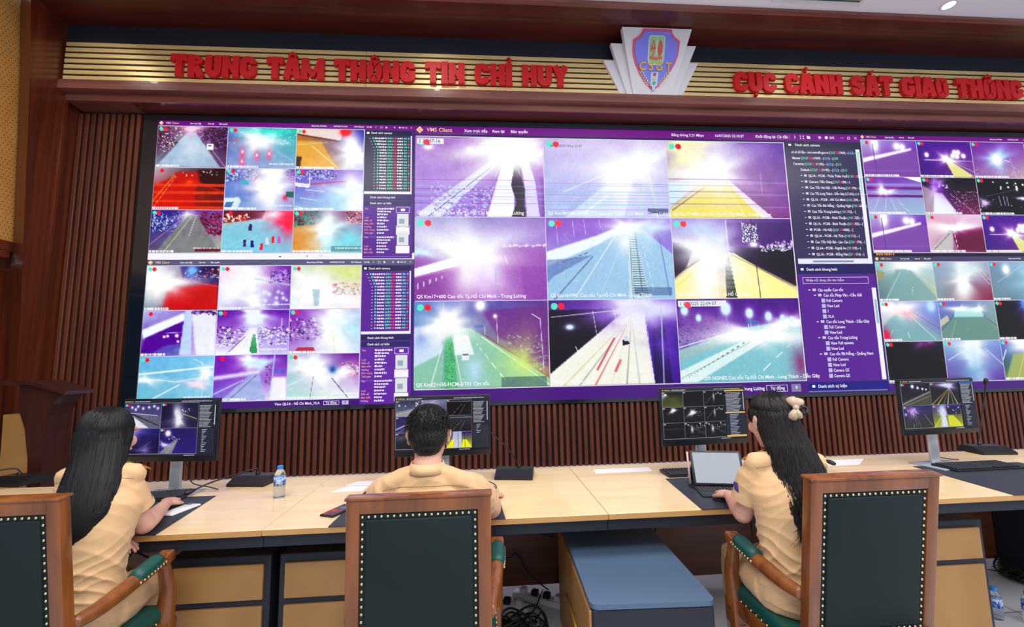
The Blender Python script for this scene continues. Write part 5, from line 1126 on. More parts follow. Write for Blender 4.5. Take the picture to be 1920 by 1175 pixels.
mic(.25, -1.21, R(-10), [(-.04, .02, .045), (-.045, .02, .07), (-.07, .0, .085), (-.12, -.05, .08)], 'black microphone at the far left beside the podium')
mic(6.50, -1.36, R(-6), [(.0, .04, .045), (.02, .05, .1), (.06, .06, .22), (.10, .06, .36), (.11, .05, .45)], 'black microphone at the far right behind the keyboard')
mic(4.93, -1.46, R(-4), [(.0, .03, .045), (.0, .02, .08), (.04, -.05, .10), (.12, -.13, .085), (.17, -.20, .062)], 'black microphone whose foam head peeks out right of the right woman')
# ------------------------------------------------------------------ small things on the desk
def bottle(loc, lab, s=1, mlab=None):
    b = empty('water_bottle', loc, 0, lab, 'bottle', 'small water bottles')
    pr = [(.001, .001), (.024, .0), (.028, .006), (.027, .03), (.0285, .036), (.027, .05), (.0285, .056), (.0285, .06), (.0285, .10), (.028, .11), (.022, .13), (.014, .142), (.0125, .148)]
    MB().lathe([(r*s, z*s) for r, z in pr], n=24).build('bottle_body', M['glass'], b, True)
    MB().lathe([(.0292*s, .062*s), (.0292*s, .105*s)], n=24).build('label', M['label_blue'], b, True)
    MB().lathe([(.0145*s, .143*s), (.0145*s, .158*s), (.012*s, .160*s)], n=20).build('cap', M['cap_blue'], b, 40)
    w_ = MB()
    vs, fs = text_mesh('aqua', 1, .02, 'CENTER')
    return b
b_ = bottle((2.013, -1.735, DZ), 'clear water bottle with a blue label standing on the left desk')
nt = M['label_blue'].node_tree
t = nz(M['label_blue'], 'ShaderNodeTexNoise', 55, (1, 1, 1), 2); ramp(M['label_blue'], t.outputs[0], [(.42, (40, 84, 190)), (.55, (210, 225, 245)), (.62, (60, 130, 210))])
ph = empty('phone', (2.40, -2.0, DZ), R(-24), 'small black phone with a shiny picture lying left of the middle chair', 'phone')
MB().rbox(-.038, .038, -.078, .078, 0, .009, .004, 3).build('phone_body', M['black'], ph, 40)
pp = Pic(24, 48, (40, 60, 80), (60, 70, 90), (150, 50, 60), (60, 60, 70)).glow(.4, .6, .3, .1, (200, 60, 60), 1).glow(.6, .3, .3, .1, (120, 160, 170), .8)
me = pp.mesh('phone_screen', -.034, 0, .068, .148, M['enamel']); o = link('phone_screen', me, ph, (0, .074, .0094)); o.rotation_euler = (R(-90), 0, 0)
wp = empty('white_phone', (1.632, -1.895, DZ+.003), R(-12), 'white slim phone lying on the mat by the left woman\'s hand', 'phone')
MB().rbox(-.037, .037, -.078, .078, 0, .009, .004, 3).build('phone_body', mat('white_gloss', (238, 240, 244), .2), wp, 40)
cm = MB()
for i in range(2): cm.lathe([(.006, .009), (.006, .0105), (.004, .0108)], (-.024+.016*i, .062, 0), 14)
cm.build('camera_lens', M['black'], wp)
# tablet in a keyboard cover
tb_ = empty('tablet', (4.30, -1.90, DZ+.003), R(-14), 'tablet propped up in a black keyboard cover with a pale lit screen', 'tablet')
MB().rbox(-.13, .13, -.17, .0, 0, .008, .003, 2).build('cover_base', M['matpad'], tb_, 40)
kb = MB()
for i in range(14):
    for j in range(5): kb.rbox(-.122+i*.0176, -.122+i*.0176+.0145, -.095+j*.018, -.095+j*.018+.0145, .008, .0105, .0015, 1)
kb.build('keys', M['keys'], tb_)
MB().box(-.05, .05, -.160, -.108, .008, .0085).build('touchpad', M['black'], tb_)
T4 = Matrix.Translation((0, .0, .01)) @ Matrix.Rotation(R(-22), 4, 'X')
MB().rbox(-.128, .128, -.004, .006, .0, .178, .004, 2, T4).build('tablet_body', M['black'], tb_, 40)
MB().quad(*[T4 @ Vector(v) for v in ((-.116, -.0046, .012), (.116, -.0046, .012), (.116, -.0046, .166), (-.116, -.0046, .166))]).build('screen', emis('tablet_glow', (196, 204, 216), .78), tb_)
MB().rbox(-.125, .125, .0, .004, .0, .12, .002, 1, Matrix.Translation((0, .125, .0)) @ Matrix.Rotation(R(32), 4, 'X')).build('rear_flap', M['matpad'], tb_, 40)
o = MB().tube([(-.138, .035, .008), (-.138, .075, .165)], .0055, 8).build('stylus', M['pink'], tb_, True)
tag(MB().tube(catmull([(4.15, -1.86, .762), (4.18, -1.93, .757), (4.25, -2.02, .757), (4.30, -2.09, .757), (4.34, -2.13, .757), (4.40, -2.13, .757)]), .0035, 6).build('cable', M['cable'], None, True), 'black cable lying loose on the mat around the tablet', 'cable')
tag(MB().tube(catmull([(4.16, -2.08, .757), (4.255, -2.17, .757), (4.262, -2.205, .735), (4.262, -2.205, .55), (4.255, -2.2, .3), (4.25, -2.1, .12), (4.20, -2.15, .02), (4.25, -2.25, .008)]), .0035, 6).build('cable', M['cable'], None, True), 'black cable hanging from the tablet desk down to the floor', 'cable')
# ------------------------------------------------------------------ under the desk: power strips, cables, bottles
def power_strip(loc, rz, lab):
    p = empty('power_strip', loc, rz, lab, 'power strip', 'power strips under the desk')
    MB().rbox(-.03, .03, -.17, .17, 0, .035, .006, 2).build('strip_body', M['paper'], p, 40)
    for i in range(4):
        MB().rbox(-.02, .02, -.14+i*.075, -.10+i*.075, .035, .065, .005, 2).build('plug', M['black'] if i % 3 else M['paper'], p, 40)
    return p
power_strip((3.16, -1.46, 0), R(70), 'white power strip with plugs under the desk right of the middle chair')
power_strip((3.40, -1.42, 0), R(60), 'white power strip with plugs beside the dark desk leg')
def tangle(cx, cy, w_, d_, n, seed, name, lab, hmax=.10):
    rg = random.Random(seed); mb = MB()
    for i in range(n):
        pts = []; a = rg.uniform(0, 6.28); r_ = rg.uniform(.4, 1)
        for j in range(9):
            a += rg.uniform(.5, 1.1); pts.append((cx+w_*r_*math.cos(a), cy+d_*r_*math.sin(a), .008+hmax*rg.random()**2))
        mb.tube(catmull(pts, 6), rg.choice((.003, .0045, .006)), 6)
    tag(mb.build(name, M['cable'], None, True), lab, 'cable', kind='stuff')
tangle(3.25, -1.72, .15, .09, 10, 3, 'cable_tangle', 'tangle of black cables on the floor right of the middle chair')
tangle(6.60, -1.50, .26, .2, 12, 5, 'cable_tangle', 'tangle of black cables on the floor at the far right')
def drop(pts, lab): tag(MB().tube(catmull(pts), .0038, 6).build('cable', M['cable'], None, True), lab, 'cable', 'black cables hanging under the desks')
drop([(3.05, -1.40, .46), (3.2, -1.42, .40), (3.42, -1.40, .38), (3.5, -1.42, .36)], 'upper thin cable running along the panel right of the middle chair')
drop([(3.1, -1.39, .24), (3.22, -1.4, .25), (3.27, -1.4, .27), (3.34, -1.42, .16), (3.45, -1.45, .08)], 'bent thick cable on the panel right of the middle chair')
drop([(3.42, -1.42, .07), (3.34, -1.55, .02), (3.25, -1.62, .05)], 'cable rising from the floor tangle to the desk leg')
drop([(4.02, -1.95, .71), (4.03, -1.7, .52), (4.06, -1.6, .40), (4.10, -1.55, .30), (4.08, -1.5, .12)], 'cable hanging behind the side cabinet, nearer to it')
drop([(4.14, -1.95, .71), (4.13, -1.75, .60), (4.03, -1.7, .60), (3.98, -1.68, .40), (4.0, -1.65, .25)], 'looped cable hanging behind the side cabinet, further from it')
drop([(1.78, -2.14, .69), (1.70, -2.14, .64), (1.60, -2.12, .66), (1.55, -2.1, .58), (1.45, -2.0, .50)], 'cable looped under the desk edge by the left chair arm')
drop([(6.10, -1.42, .12), (6.25, -1.40, .05), (6.4, -1.45, .03), (6.5, -1.5, .10), (6.62, -1.45, .30)], 'cable looped on the floor right of the right pedestal')
tag(MB().rbox(6.52, 6.80, -1.75, -1.45, 0, DZ-.08, .01, 2).build('computer_tower', M['black'], None, 40), 'black computer tower in the shadow under the far right desk', 'computer')
bottle((5.83, -1.84, 0), 'water bottle with a blue cap on the floor, left one of the pair', 1.0)
bottle((5.95, -1.90, 0), 'water bottle on the floor, right one of the pair', 1.0)
# ------------------------------------------------------------------ podium by the left wall
pd = empty('podium', (-.03, -.83, 0), 0, 'dark wooden podium with a curved light wood panel at the left edge of the room', 'podium')
MB().prism([(-.62, 1.335), (.02, 1.335), (.25, 1.262), (.25, 1.285), (.02, 1.362), (-.62, 1.362)], -.12, .1, 'y').build('podium_top', M['podium_wood_shaded'], pd)
MB().prism([(.07, .0), (.13, .0), (.125, .6), (.12, 1.0), (.13, 1.12), (.155, 1.20), (.21, 1.272), (.02, 1.334), (-.07, 1.334), (-.07, 1.19), (-.01, 1.04), (.03, .83), (.05, .5)], -.09, .08, 'y').build('column', M['podium_wood_shaded'], pd)
MB().prism([(-.14, 0), (.06, 0), (.045, .5), (.025, .83), (-.015, 1.04), (-.05, 1.135), (-.165, 1.135), (-.155, .9), (-.145, .5)], -.08, .07, 'y').build('curved_panel', M['oak'], pd)
MB().rbox(-.4, .22, -.2, .15, 0, .08, .01, 2).build('plinth', M['podium_wood_shaded'], pd)
# ------------------------------------------------------------------ armchairs
def chair(x, yb, rz, lab, dz=0, lean=0):
    """origin on the floor under the seat; the back stands at local y = -.25"""
    c = empty('armchair', (x, yb+.25, 0), rz, lab, 'armchair', 'green leather armchairs with nailed wooden frames')
    W2 = .226; zt = 1.003+dz; zb = .50; Y0 = -.275; Y1 = -.235
    fr = MB(); sw = .043
    for s in (-1, 1):
        a, b = sorted((s*W2, s*(W2-sw)))
        fr.rbox(a, b, Y0, Y1, .40, zt, .006, 2)
    fr.rbox(-W2+.003, W2-.003, Y0+.001, Y1-.001, zt-.045, zt-.001, .006, 2).rbox(-W2+.01, W2-.01, Y0+.002, Y1-.002, zb-.05, zb, .005, 2)
    fr.rbox(-W2-.004, W2+.004, Y0-.004, Y1+.004, zt-.002, zt+.006, .003, 2)
    fr.build('back_frame', M['chair_wood'], c, 40)
    pw, pz0, pz1 = W2-sw, zb, zt-.045
    bp_ = MB().rbox(-pw, pw, Y0+.006, Y0+.012, pz0, pz1, .002, 1).rbox(-pw+.016, pw-.016, Y0-.001, Y0+.012, pz0+.016, pz1-.016, .007, 3)
    back = bp_.build('back_panel', M['leather_dark'], c, 40)
    cush = MB().rbox(-pw, pw, Y1-.012, Y1+.035, pz0, pz1, .02, 3).build('back_cushion', M['leather'], c, 40)
    pv = Vector((0, Y0, zt)); rot_ = Matrix.Rotation(R(lean), 3, 'X')
    for o in [o for o in COL.objects if o.parent == c]: o.rotation_euler = (R(lean), 0, 0); o.location = pv-rot_ @ pv
    nm = MB().ball((0, 0, 0), .0046, .0034, .0046, n=8, k=6).mesh('nailhead', M['nail'], True)
    def nail(px, py, pz, par):
        o = link('nailhead', nm, par, (px, py, pz)); return o
    nx, nzz = 18, 20
    for i in range(nx+1):
        xx = -pw+.008+(2*pw-.016)*i/nx
        nail(xx, Y0+.004, pz1-.008, back); nail(xx, Y0+.004, pz0+.008, back)
    for i in range(1, nzz):
        z = pz0+.008+(pz1-pz0-.016)*i/nzz
        nail(-pw+.008, Y0+.004, z, back); nail(pw-.008, Y0+.004, z, back)
    # seat
    MB().rbox(-.25, .25, -.235, .225, .37, .432, .008, 2).build('seat_frame', M['chair_wood'], c, 40)
    q = MB().rbox(-.245, .245, -.23, .222, .425, .486, .026, 4)
    seat = q.build('seat', M['leather'], c, 50)
    for i in range(17): nail(-.235+i*.47/16, .223, .440, seat)
    for s in (-1, 1):
        for i in range(14): nail(s*.246, -.20+i*.41/13, .440, seat)
    for s in (-1, 1):
        arm = MB()
        pts = catmull([(s*.218, -.236+(zt-.63)*math.sin(R(lean)), .628), (s*.236, -.10, .636), (s*.252, .03, .662), (s*.258, .14, .684)], 6)
        arm.tube(pts, [.021+.006*min(1, i/8) for i in range(len(pts))], 12, squash=.95)
        ar = arm.build('armrest', M['chair_wood'], c, True)
        MB().rbox(-.026, .026, -.028, .022, -.020, .020, .006, 2, Matrix.Translation((s*.258, .155, .683)) @ Matrix.Rotation(R(13), 4, 'X')).build('scroll_end', M['chair_wood'], ar, 40)
        pad = MB(); pp_ = [p for p in pts if p.y > .005][:-1]
        pad.tube([p+Vector((0, 0, .012)) for p in pp_], [.020]+[.026]*(len(pp_)-2)+[.020], 12, squash=1.15)
        pd_ = pad.build('arm_pad', M['leather'], ar, True)
        for t_ in range(0, 9):
            f = t_/8*(len(pp_)-1); i0 = min(int(f), len(pp_)-2); p = pp_[i0].lerp(pp_[i0+1], f-i0)
            for sd in (-1, 1): nail(p.x+sd*.028, p.y, p.z-.001, ar)
        # arm support curving down to the front leg
        sp = catmull([(s*.258, .145, .675), (s*.258, .165, .61), (s*.250, .195, .54), (s*.243, .200, .47), (s*.238, .195, .40)], 5)
        MB().tube(sp, [.017+.013*i/(len(sp)-1) for i in range(len(sp))], 10, squash=1.3).build('arm_support', M['chair_wood'], c, True)
        MB().rbox(s*.238-.032, s*.238+.032, .165, .235, .33, .43, .008, 2).build('corner_block', M['chair_wood'], c, 40)
        MB().lathe([(.022, 0), (.026, .012), (.018, .035), (.024, .12), (.03, .26), (.026, .29), (.034, .31), (.034, .34)], (s*.235, .195, 0), 16).build('leg', M['chair_wood'], c, 50)
        MB().tube([(s*.215, -.255, .42), (s*.215, -.27, .2), (s*.215, -.30, .0)], [.024, .021, .017], 8).build('leg', M['chair_wood'], c, 40)
    return c
chair(1.555, -2.65, R(0), 'green leather armchair with the long haired woman at the left edge', .028, 8)
chair(2.868, -2.68, R(0), 'green leather armchair in the middle, its back hiding the man', 0, 1.5)
chair(4.355, -2.74, R(0), 'green leather armchair at the right, with the woman with the bow', .018, 9)
from mathutils.bvhtree import BVHTree
# ------------------------------------------------------------------ people
def hand(mb, wrist, d, up, thumb, curl=.55, s=1.0):
    """palm, five separate fingers; thumb = +1 / -1 side along local x"""
    y = Vector(d).normalized(); z = Vector(up); z = (z-y*z.dot(y)).normalized(); x = y.cross(z)
    Mx = Matrix((x, y, z)).transposed().to_4x4(); Mx.translation = Vector(wrist)
    f = lambda a, b, c: Mx @ (Vector((a, b, c))*s)
    mb.loft([(f(0, -.02, 0), .024*s, .019*s, x), (f(0, .0, 0), .026*s, .018*s, x), (f(0, .02, 0), .033*s, .017*s, x), (f(0, .05, .002), .040*s, .016*s, x), (f(0, .078, .002), .040*s, .013*s, x), (f(0, .088, .0), .036*s, .009*s, x)], 16)
    for fx, L_ in ((-.030, .060), (-.010, .070), (.010, .066), (.029, .052)):
        fx *= -thumb; a = 0; p = Vector((fx, .074, .001)); seg = (.44*L_*1.25, .33*L_*1.2, .27*L_*1.15); rr_ = (.0092, .0084, .0076, .0066)
        for k in range(3):
            a += curl*(.35, .7, .55)[k]; q = p+Vector((fx*.25*(1 if k == 0 else 0)*.5, math.cos(a)*seg[k], -math.sin(a)*seg[k]))
            mb.limb(f(*p), rr_[k]*s, f(*q), rr_[k+1]*s, 10); p = q
    t = thumb*-1
    pts = [Vector((t*.024, .018, -.002)), Vector((t*.046, .045, -.010)), Vector((t*.054, .070, -.018)), Vector((t*.050, .090, -.024))]
    pts = [Vector((-p.x, p.y, p.z)) for p in pts] if False else pts
    for k, (a, b) in enumerate(((.014, .0115), (.0112, .0098), (.0098, .0080))): mb.limb(f(*pts[k]), a*s, f(*pts[k+1]), b*s, 10)
def folds(amp, zc=None, zs=.12):
    def d(co, no):
        k = lambda a, b, c: co[:, 0]*a+co[:, 1]*b+co[:, 2]*c
        w = np.sin(k(18, 30, 62)+1.8*np.sin(k(14, -16, 9))+1.2*np.sin(k(-9, 21, 15)))
        w2 = np.sin(k(-40, 16, 44)+2.2*np.sin(k(13, 9, -22))+1.1*np.sin(k(5, 31, 12)))
        w3 = np.sin(k(30, -20, 12)+1.5*np.sin(k(8, 12, 30)))
        g = .5 if zc is None else .30+1.3*np.exp(-((co[:, 2]-zc)/zs)**2)
        return (amp*((1-np.abs(w))**1.6*1.1+(1-np.abs(w2))**2*.8-.55)*g+amp*.25*w3).astype(np.float32)
    return d
def person(loc, rz, lab, sh, shz, head, hyaw, hpitch, hs, arms, female, hipz=.548, sleeve=.60, hip=(0, 0), lean=0.0, knee=(.12, .38), nbz=.035, ears=True):
    """sh: half shoulder width, shz: shoulder joint height; head: local centre; arms: world joints (shoulder, elbow, wrist, hand dir, up, thumb)"""
    root = empty('person', loc, rz, lab, 'person'); RM = Matrix.Translation(Vector(loc)) @ Matrix.Rotation(rz, 4, 'Z'); IV = RM.inverted()
    L = lambda p: IV @ Vector(p); D = lambda v: (IV.to_3x3() @ Vector(v))
    kx, ky = knee; hx, hy = hip; w = .93 if female else 1.0
    HM = Matrix.Translation(Vector(head)) @ Matrix.Rotation(R(hyaw), 4, 'Z') @ Matrix.Rotation(R(hpitch), 4, 'X') @ Matrix.Scale(hs, 4)
    R3 = HM.to_3x3()
    ly = lambda z: lean*max(0, min(1.1, (z-hipz)/(shz-hipz)))
    nb = Vector((0+hx*.1, -.005+ly(shz), shz+nbz))
    sk = MB()
    def hb(c, rx, ry=None, rz_=None): sk.ball(HM @ Vector(c), rx, ry or rx, rz_ or rx, R3, 20, 12)
    hb((0, -.014, .035), .073, .090, .080); hb((0, .018, -.025), .062, .070, .082); hb((0, .036, -.072), .043, .045, .034); hb((0, .070, -.092), .020, .016, .016)
    hb((0, .084, .032), .046, .012, .012); hb((0, .090, -.054), .022, .012, .010)
    for s in (-1, 1):
        hb((s*.038, .062, -.02), .024, .022, .026)
        if not ears: continue
        hb((s*.075, -.004, -.002), .009, .019, .030)
        hb((s*.084, -.014, .012), .006, .012, .017)
    sk.limb(HM @ Vector((0, .090, .018)), .007*hs, HM @ Vector((0, .108, -.022)), .0125*hs, 10)
    nr = .046 if female else .056
    sk.loft([(HM @ Vector((0, -.012, -.02)), nr*.95, nr), (HM @ Vector((0, -.016, -.075)), nr*.92, nr*.95), ((nb.x, nb.y, nb.z+.02), nr, nr*.98), ((nb.x, nb.y, nb.z-.03), nr*1.5, nr*1.15), ((nb.x, nb.y, nb.z-.09), nr*2, nr*1.3)], 18)
    # trunk under the clothes, hips, legs, feet: all one skin
    bt = [((hx, -.03+hy, hipz-.06), (.112*w), .085), ((hx, -.035+hy, hipz+.02), .125*w, .092), ((hx*.7, -.035+hy*.6, hipz+.14), .115*w, .085), ((hx*.4, -.025, (hipz+shz)/2+.06), .13*w, .092), ((0, -.01, shz-.08), .14*w, .095), ((0, -.005, shz-.015), sh*.82, .07), ((0, -.005, shz+.02), sh*.5, .05)]
    bt = [((c[0], c[1]+ly(c[2]), c[2]), a_, b_) for c, a_, b_ in bt]
    sk.loft(bt, 24)
    for s in (-1, 1):
        sk.limb((s*.080+hx, -.01+hy, hipz), .058, (s*kx+hx, ky, hipz-.025), .046); sk.limb((s*kx+hx, ky+.005, hipz-.03), .045, (s*kx+hx, ky-.02, .09), .034)
        sk.limb((s*kx+hx, ky-.03, .05), .034, (s*kx+hx, ky+.10, .035), .03)
    cl = MB(); hems = []
    for (a, e, wr, hd_, up, th) in arms:
        a, e, wr = L(a), L(e), L(wr); hd2, up2 = D(hd_), D(up); r0 = .043 if female else .050
        sk.limb(a.lerp(Vector((0, ly(shz), shz-.04)), .16), r0*.74, e, r0*.80, 16, (.45, r0*.90)); sk.limb(e, r0*.82, wr, r0*.52, 16, (.3, r0*.84)); sk.limb(wr, r0*.52, wr+hd2.normalized()*.015, r0*.5, 12)
        hand(sk, wr+hd2.normalized()*.012, hd2, up2, th, .5, .9 if female else 1.0)
        d = (e-a); q = a+d*sleeve; r1 = .050 if female else .059
        inn = Vector((0, ly(shz), shz-.03))
        cl.tube([a.lerp(inn, .40), a+Vector((0, 0, -.002)), a+d*.12, a+d*.35, q], [.045, r1-.001, r1+.003, r1+.006, r1+.007], 18)
        hems.append(MB().tube([q-d.normalized()*.024, q-d.normalized()*.001], [r1+.0072, r1+.0078], 24, False))
    body = link('body', remesh(sk, 'body', .0042, 4, .5), root); body.data.materials.append(M['skin'])
    # shirt
    ct = [((hx, -.03+hy, hipz-.03), .160*w+.002, .122), ((hx, -.035+hy, hipz+.05), .162*w+.002, .124), ((hx*.8, -.04+hy*.7, hipz+.13), .142*w, .115), ((hx*.4, -.03, (hipz+shz)/2+.06), .152*w, .112), ((0, -.015, shz-.09), .160*w+.006, .115), ((0, -.008, shz-.03), sh*.94, .096), ((0, -.004, shz+.012), sh*.72, .074), ((nb.x, nb.y-.004, nb.z+.0), nr*1.28, nr*1.2), ((nb.x, nb.y-.004, nb.z+.014), nr*1.12, nr*1.10)]
    ct = [((c[0], c[1]+(ly(c[2]) if i_ < 7 else 0), c[2]), a_, b_) for i_, (c, a_, b_) in enumerate(ct)]
    cl.loft(ct, 28)
    for s in (-1, 1): cl.limb((nb.x+s*nr*.55, nb.y-.008, nb.z-.002), .040, (s*sh*.86, ly(shz)-.006, shz+.022), .040, 14)
    shirt = link('shirt', remesh(cl, 'shirt', .005, 16, .5, folds(.0058, hipz+.13, .09)), root); shirt.data.materials.append(M['cloth'])
    for hm in hems: hm.build('sleeve_hem', M['cloth'], shirt, True)
    # collar, back yoke seam
    co = MB(); ring = []
    for i in range(21):
        t = R(-240+i*300/20)
        ring.append((math.cos(t)*nr*1.03+nb.x, math.sin(t)*nr*1.06+nb.y))
    vs = [(x, y+.003, nb.z+.036) for x, y in ring]+[(nb.x+(x-nb.x)*1.22, nb.y+(y-nb.y)*1.22, nb.z+.002) for x, y in ring]
    co.add(vs, [(i, i+1, 22+i, 21+i) for i in range(20)])
    cm_ = co.mesh('collar', M['cloth'], True); cobj = link('collar', cm_, shirt); q = cobj.modifiers.new('s', 'SOLIDIFY'); q.thickness = .004
    for s in (-1, 1):
        ep = MB(); T = Matrix.Translation((s*(sh*.80), .012+ly(shz), shz+.052)) @ Matrix.Rotation(s*R(22), 4, 'Y') @ Matrix.Rotation(R(-22), 4, 'X')
        ep.rbox(-.050, .050, -.018, .018, 0, .004, .002, 1, T); e_ = ep.build('epaulette', M['epaulette'], shirt, 40)
        MB().rbox(-.0515, .0515, -.0195, .0195, -.001, .0025, .002, 1, T).build('gold_piping', M['gold_trim'], e_, 40)
        tipb = MB().rbox(s*.03-.012 if s > 0 else -.042, .042 if s > 0 else -.018, -.016, .016, .003, .006, .001, 1, T); tipb.build('red_bar', M['red_cloth'], e_, 40)
    # seam of the back yoke
    me = shirt.data; bvh = BVHTree.FromPolygons([v.co.copy() for v in me.vertices], [tuple(p.vertices) for p in me.polygons]); sp = []
    for i in range(25):
        x = (i-12)/12*(sh*.98); hit = bvh.ray_cast(Vector((x, -.6, shz+.028-.010*(x/sh)**2*2)), Vector((0, 1, 0)))[0]
        if hit: sp.append(hit+Vector((0, -.0004, 0)))
    if len(sp) > 6: MB().tube(sp, .0013, 6).build('yoke_seam', M['seam'], shirt, True)
    # trousers and shoes
    tr = MB(); tr.loft([((hx, -.03+hy, hipz-.062), .150*w, .105), ((hx, -.03+hy, hipz-.01), .164*w, .122), ((hx, -.035+hy, hipz+.07), .150, .118)], 24)
    for s in (-1, 1):
        tr.tube([(s*.086+hx, -.02+hy, hipz-.005), (s*(.086*.6+kx*.4)+hx, ky*.35, hipz-.005), (s*kx+hx, ky*.8, hipz-.015), (s*kx+hx, ky+.01, hipz-.035)], [.078, .078, .070, .064], 18)
        tr.tube([(s*kx+hx, ky, hipz-.0), (s*kx+hx, ky+.01, hipz-.08), (s*kx+hx, ky, .3), (s*kx+hx, ky-.01, .09)], [.062, .066, .062, .066], 18)
    t_ = link('trousers', remesh(tr, 'trousers', .008, 4, .5, folds(.004)), root); t_.data.materials.append(M['cloth'])
    for s in (-1, 1):
        MB().loft([((s*kx+hx, ky-.08, .045), .03, .04), ((s*kx+hx, ky-.05, .045), .044, .045), ((s*kx+hx, ky+.04, .04), .048, .038), ((s*kx+hx, ky+.13, .03), .046, .028), ((s*kx+hx, ky+.175, .025), .028, .018)], 18).build('shoe', M['black'], root, True)
    return root, HM, body, shirt, nb
def strands(mb, rings, n, seed, wav=0, r0=.0026, th0=0, th1=360, s0=0, tip=.04, out=1.03, sway=.01, bvh=None):
    """locks of hair that follow the surface through the rings"""
    rg = random.Random(seed); K = len(rings)
    for _ in range(n):
        th = R(rg.uniform(th0, th1)); a0 = rg.uniform(s0, s0+.35*(K-1) if rg.random() < .5 else s0+.05); pts = []; ph = rg.uniform(0, 6.28); sw = rg.gauss(0, 1)
        m_ = 14; end = K-1 + 0
        for i in range(m_):
            t = a0+(end-a0)*i/(m_-1); k = min(int(t), K-2); f = t-k
            c0, c1 = Vector(rings[k][0]), Vector(rings[k+1][0]); c = c0.lerp(c1, f)
            rx = rings[k][1]*(1-f)+rings[k+1][1]*f; ry = rings[k][2]*(1-f)+rings[k+1][2]*f
            q = th+.08*sw*i/m_
            o = out+.05*rg.random()*0
            p = c+Vector((math.cos(q)*rx*o, math.sin(q)*ry*o, 0))
            if wav: p += Vector((math.sin(ph+t*4.2)*wav, math.cos(ph+t*3.8)*wav*.6, 0))*(t/K)
            if bvh and t < K-1.3:
                lo_, no_, _, _ = bvh.find_nearest(p)
                if lo_ is not None and (p-lo_).dot(no_) < .0015: p = lo_+no_*(.0008+.0022*((ph*7.3) % 1))
            pts.append(p)
        d = (pts[-1]-pts[-2]).normalized(); pts.append(pts[-1]+d*rg.uniform(0, tip)+Vector((rg.gauss(0, sway), rg.gauss(0, sway*.5), 0)))
        mb.tube(pts, [r0*.6]+[r0]*(len(pts)-3)+[r0*.7, r0*.15], 4, True)

def bv(o):
    return BVHTree.FromPolygons([v.co.copy() for v in o.data.vertices], [tuple(p.vertices) for p in o.data.polygons])
# --- man in the middle, seen from behind
DY = (0, 1, 0)
UPV = (0, 0, 1)
man, HM, body, shirt, nb = person((2.86, -2.43, 0), 0, 'short haired person in beige uniform seen from behind in the middle armchair', .160, .955,
    (0, .045, 1.138), 0, -7, 1.0, [((3.020, -2.42, .955), (3.105, -2.21, .800), (3.112, -1.965, .782), (0, 1, -.08), UPV, -1), ((2.700, -2.42, .955), (2.620, -2.21, .800), (2.66, -1.96, .782), (.15, 1, -.08), UPV, 1)], False, nbz=.062)
R3 = HM.to_3x3()
hr = MB(); hbl = lambda mb, c, a, b, d: mb.ball(HM @ Vector(c), a, b, d, R3, 24, 14)
hbl(hr, (0, -.016, .045), .079, .095, .083); hbl(hr, (0, -.040, .005), .0755, .068, .062); hbl(hr, (0, -.050, -.035), .055, .045, .036); hbl(hr, (0, .03, .075), .066, .055, .052)
def hairfuzz(co, no): return (.0018*np.sin(co[:, 0]*420+3*np.sin(co[:, 2]*90))*np.sin(co[:, 2]*350+co[:, 1]*260)).astype(np.float32)
h_ = link('hair', remesh(hr, 'hair', .0035, 3, .5, hairfuzz), man); h_.data.materials.append(M['hair'])
sb_ = MB(); rg = random.Random(4)
for _ in range(900):
    th, ph = rg.uniform(0, 6.28), rg.uniform(.0, 1.75); v = Vector((math.sin(ph)*math.cos(th), math.sin(ph)*math.sin(th), math.cos(ph)))
    if v.y > .55 and v.z < .5: continue
    p = Vector((v.x*.078, v.y*.094-.016, v.z*.082+.045)); tdir = Vector((v.x*.4, v.y*.3-.2, v.z*.5-.6+.0)).normalized()
    sb_.tube([HM @ p, HM @ (p+v*.003+tdir*.012), HM @ (p+v*.002+tdir*.024)], [.0013, .0012, .0003], 4)
sb_.build('short_locks', M['hair'], h_, True)
mo = empty('mouse', (3.128, -1.87, DZ+.003), 0, 'small black mouse under the man\'s right hand', 'mouse')
MB().ball((0, 0, .004), .028, .05, .018).build('mouse_body', M['black'], mo, True)
tag(MB().tube(catmull([(3.13, -1.82, .757), (3.14, -1.70, .757), (3.08, -1.60, .757), (2.96, -1.58, .757), (2.90, -1.54, .757)]), .0025, 6).build('cable', M['cable'], None, True), 'thin black mouse cable curving over the desk right of the man', 'cable')

# --- woman on the left with long straight hair
RZ = R(8)
wl, HM, body, shirt, nb = person((1.60, -2.35, 0), RZ, 'person with long straight black hair in beige uniform at the left monitor', .128, .995,
    (-.010, .095, 1.158), -20, -8, .93, [((1.680, -2.295, .985), (1.705, -2.215, .800), (1.572, -1.905, .790), (-.38, 1, -.06), (.1, 0, 1), -1), ((1.490, -2.305, .985), (1.425, -2.255, .800), (1.545, -2.225, .765), (1, .12, -.25), (0, 0, 1), 1)], True, lean=.06, knee=(.085, .33), ears=False)
R3 = HM.to_3x3(); hr = MB()
hbl(hr, (0, -.022, .045), .080, .098, .084); hbl(hr, (0, -.045, .0), .077, .076, .076)
for s in (-1, 1): hbl(hr, (s*.060, -.006, -.012), .022, .050, .074)
rings = [((-.010, .085, 1.19), .070, .086), ((-.012, .066, 1.13), .077, .080), ((-.004, .030, 1.06), .082, .068), ((.004, -.015, .985), .088, .052), ((.018, -.056, .91), .076, .036), ((.006, -.082, .86), .056, .026), ((-.004, -.095, .82), .032, .018)]
hr.loft(rings[1:], 24)
h_ = link('hair', remesh(hr, 'hair', .005, 4, .5), wl); h_.data.materials.append(M['hair_base'])
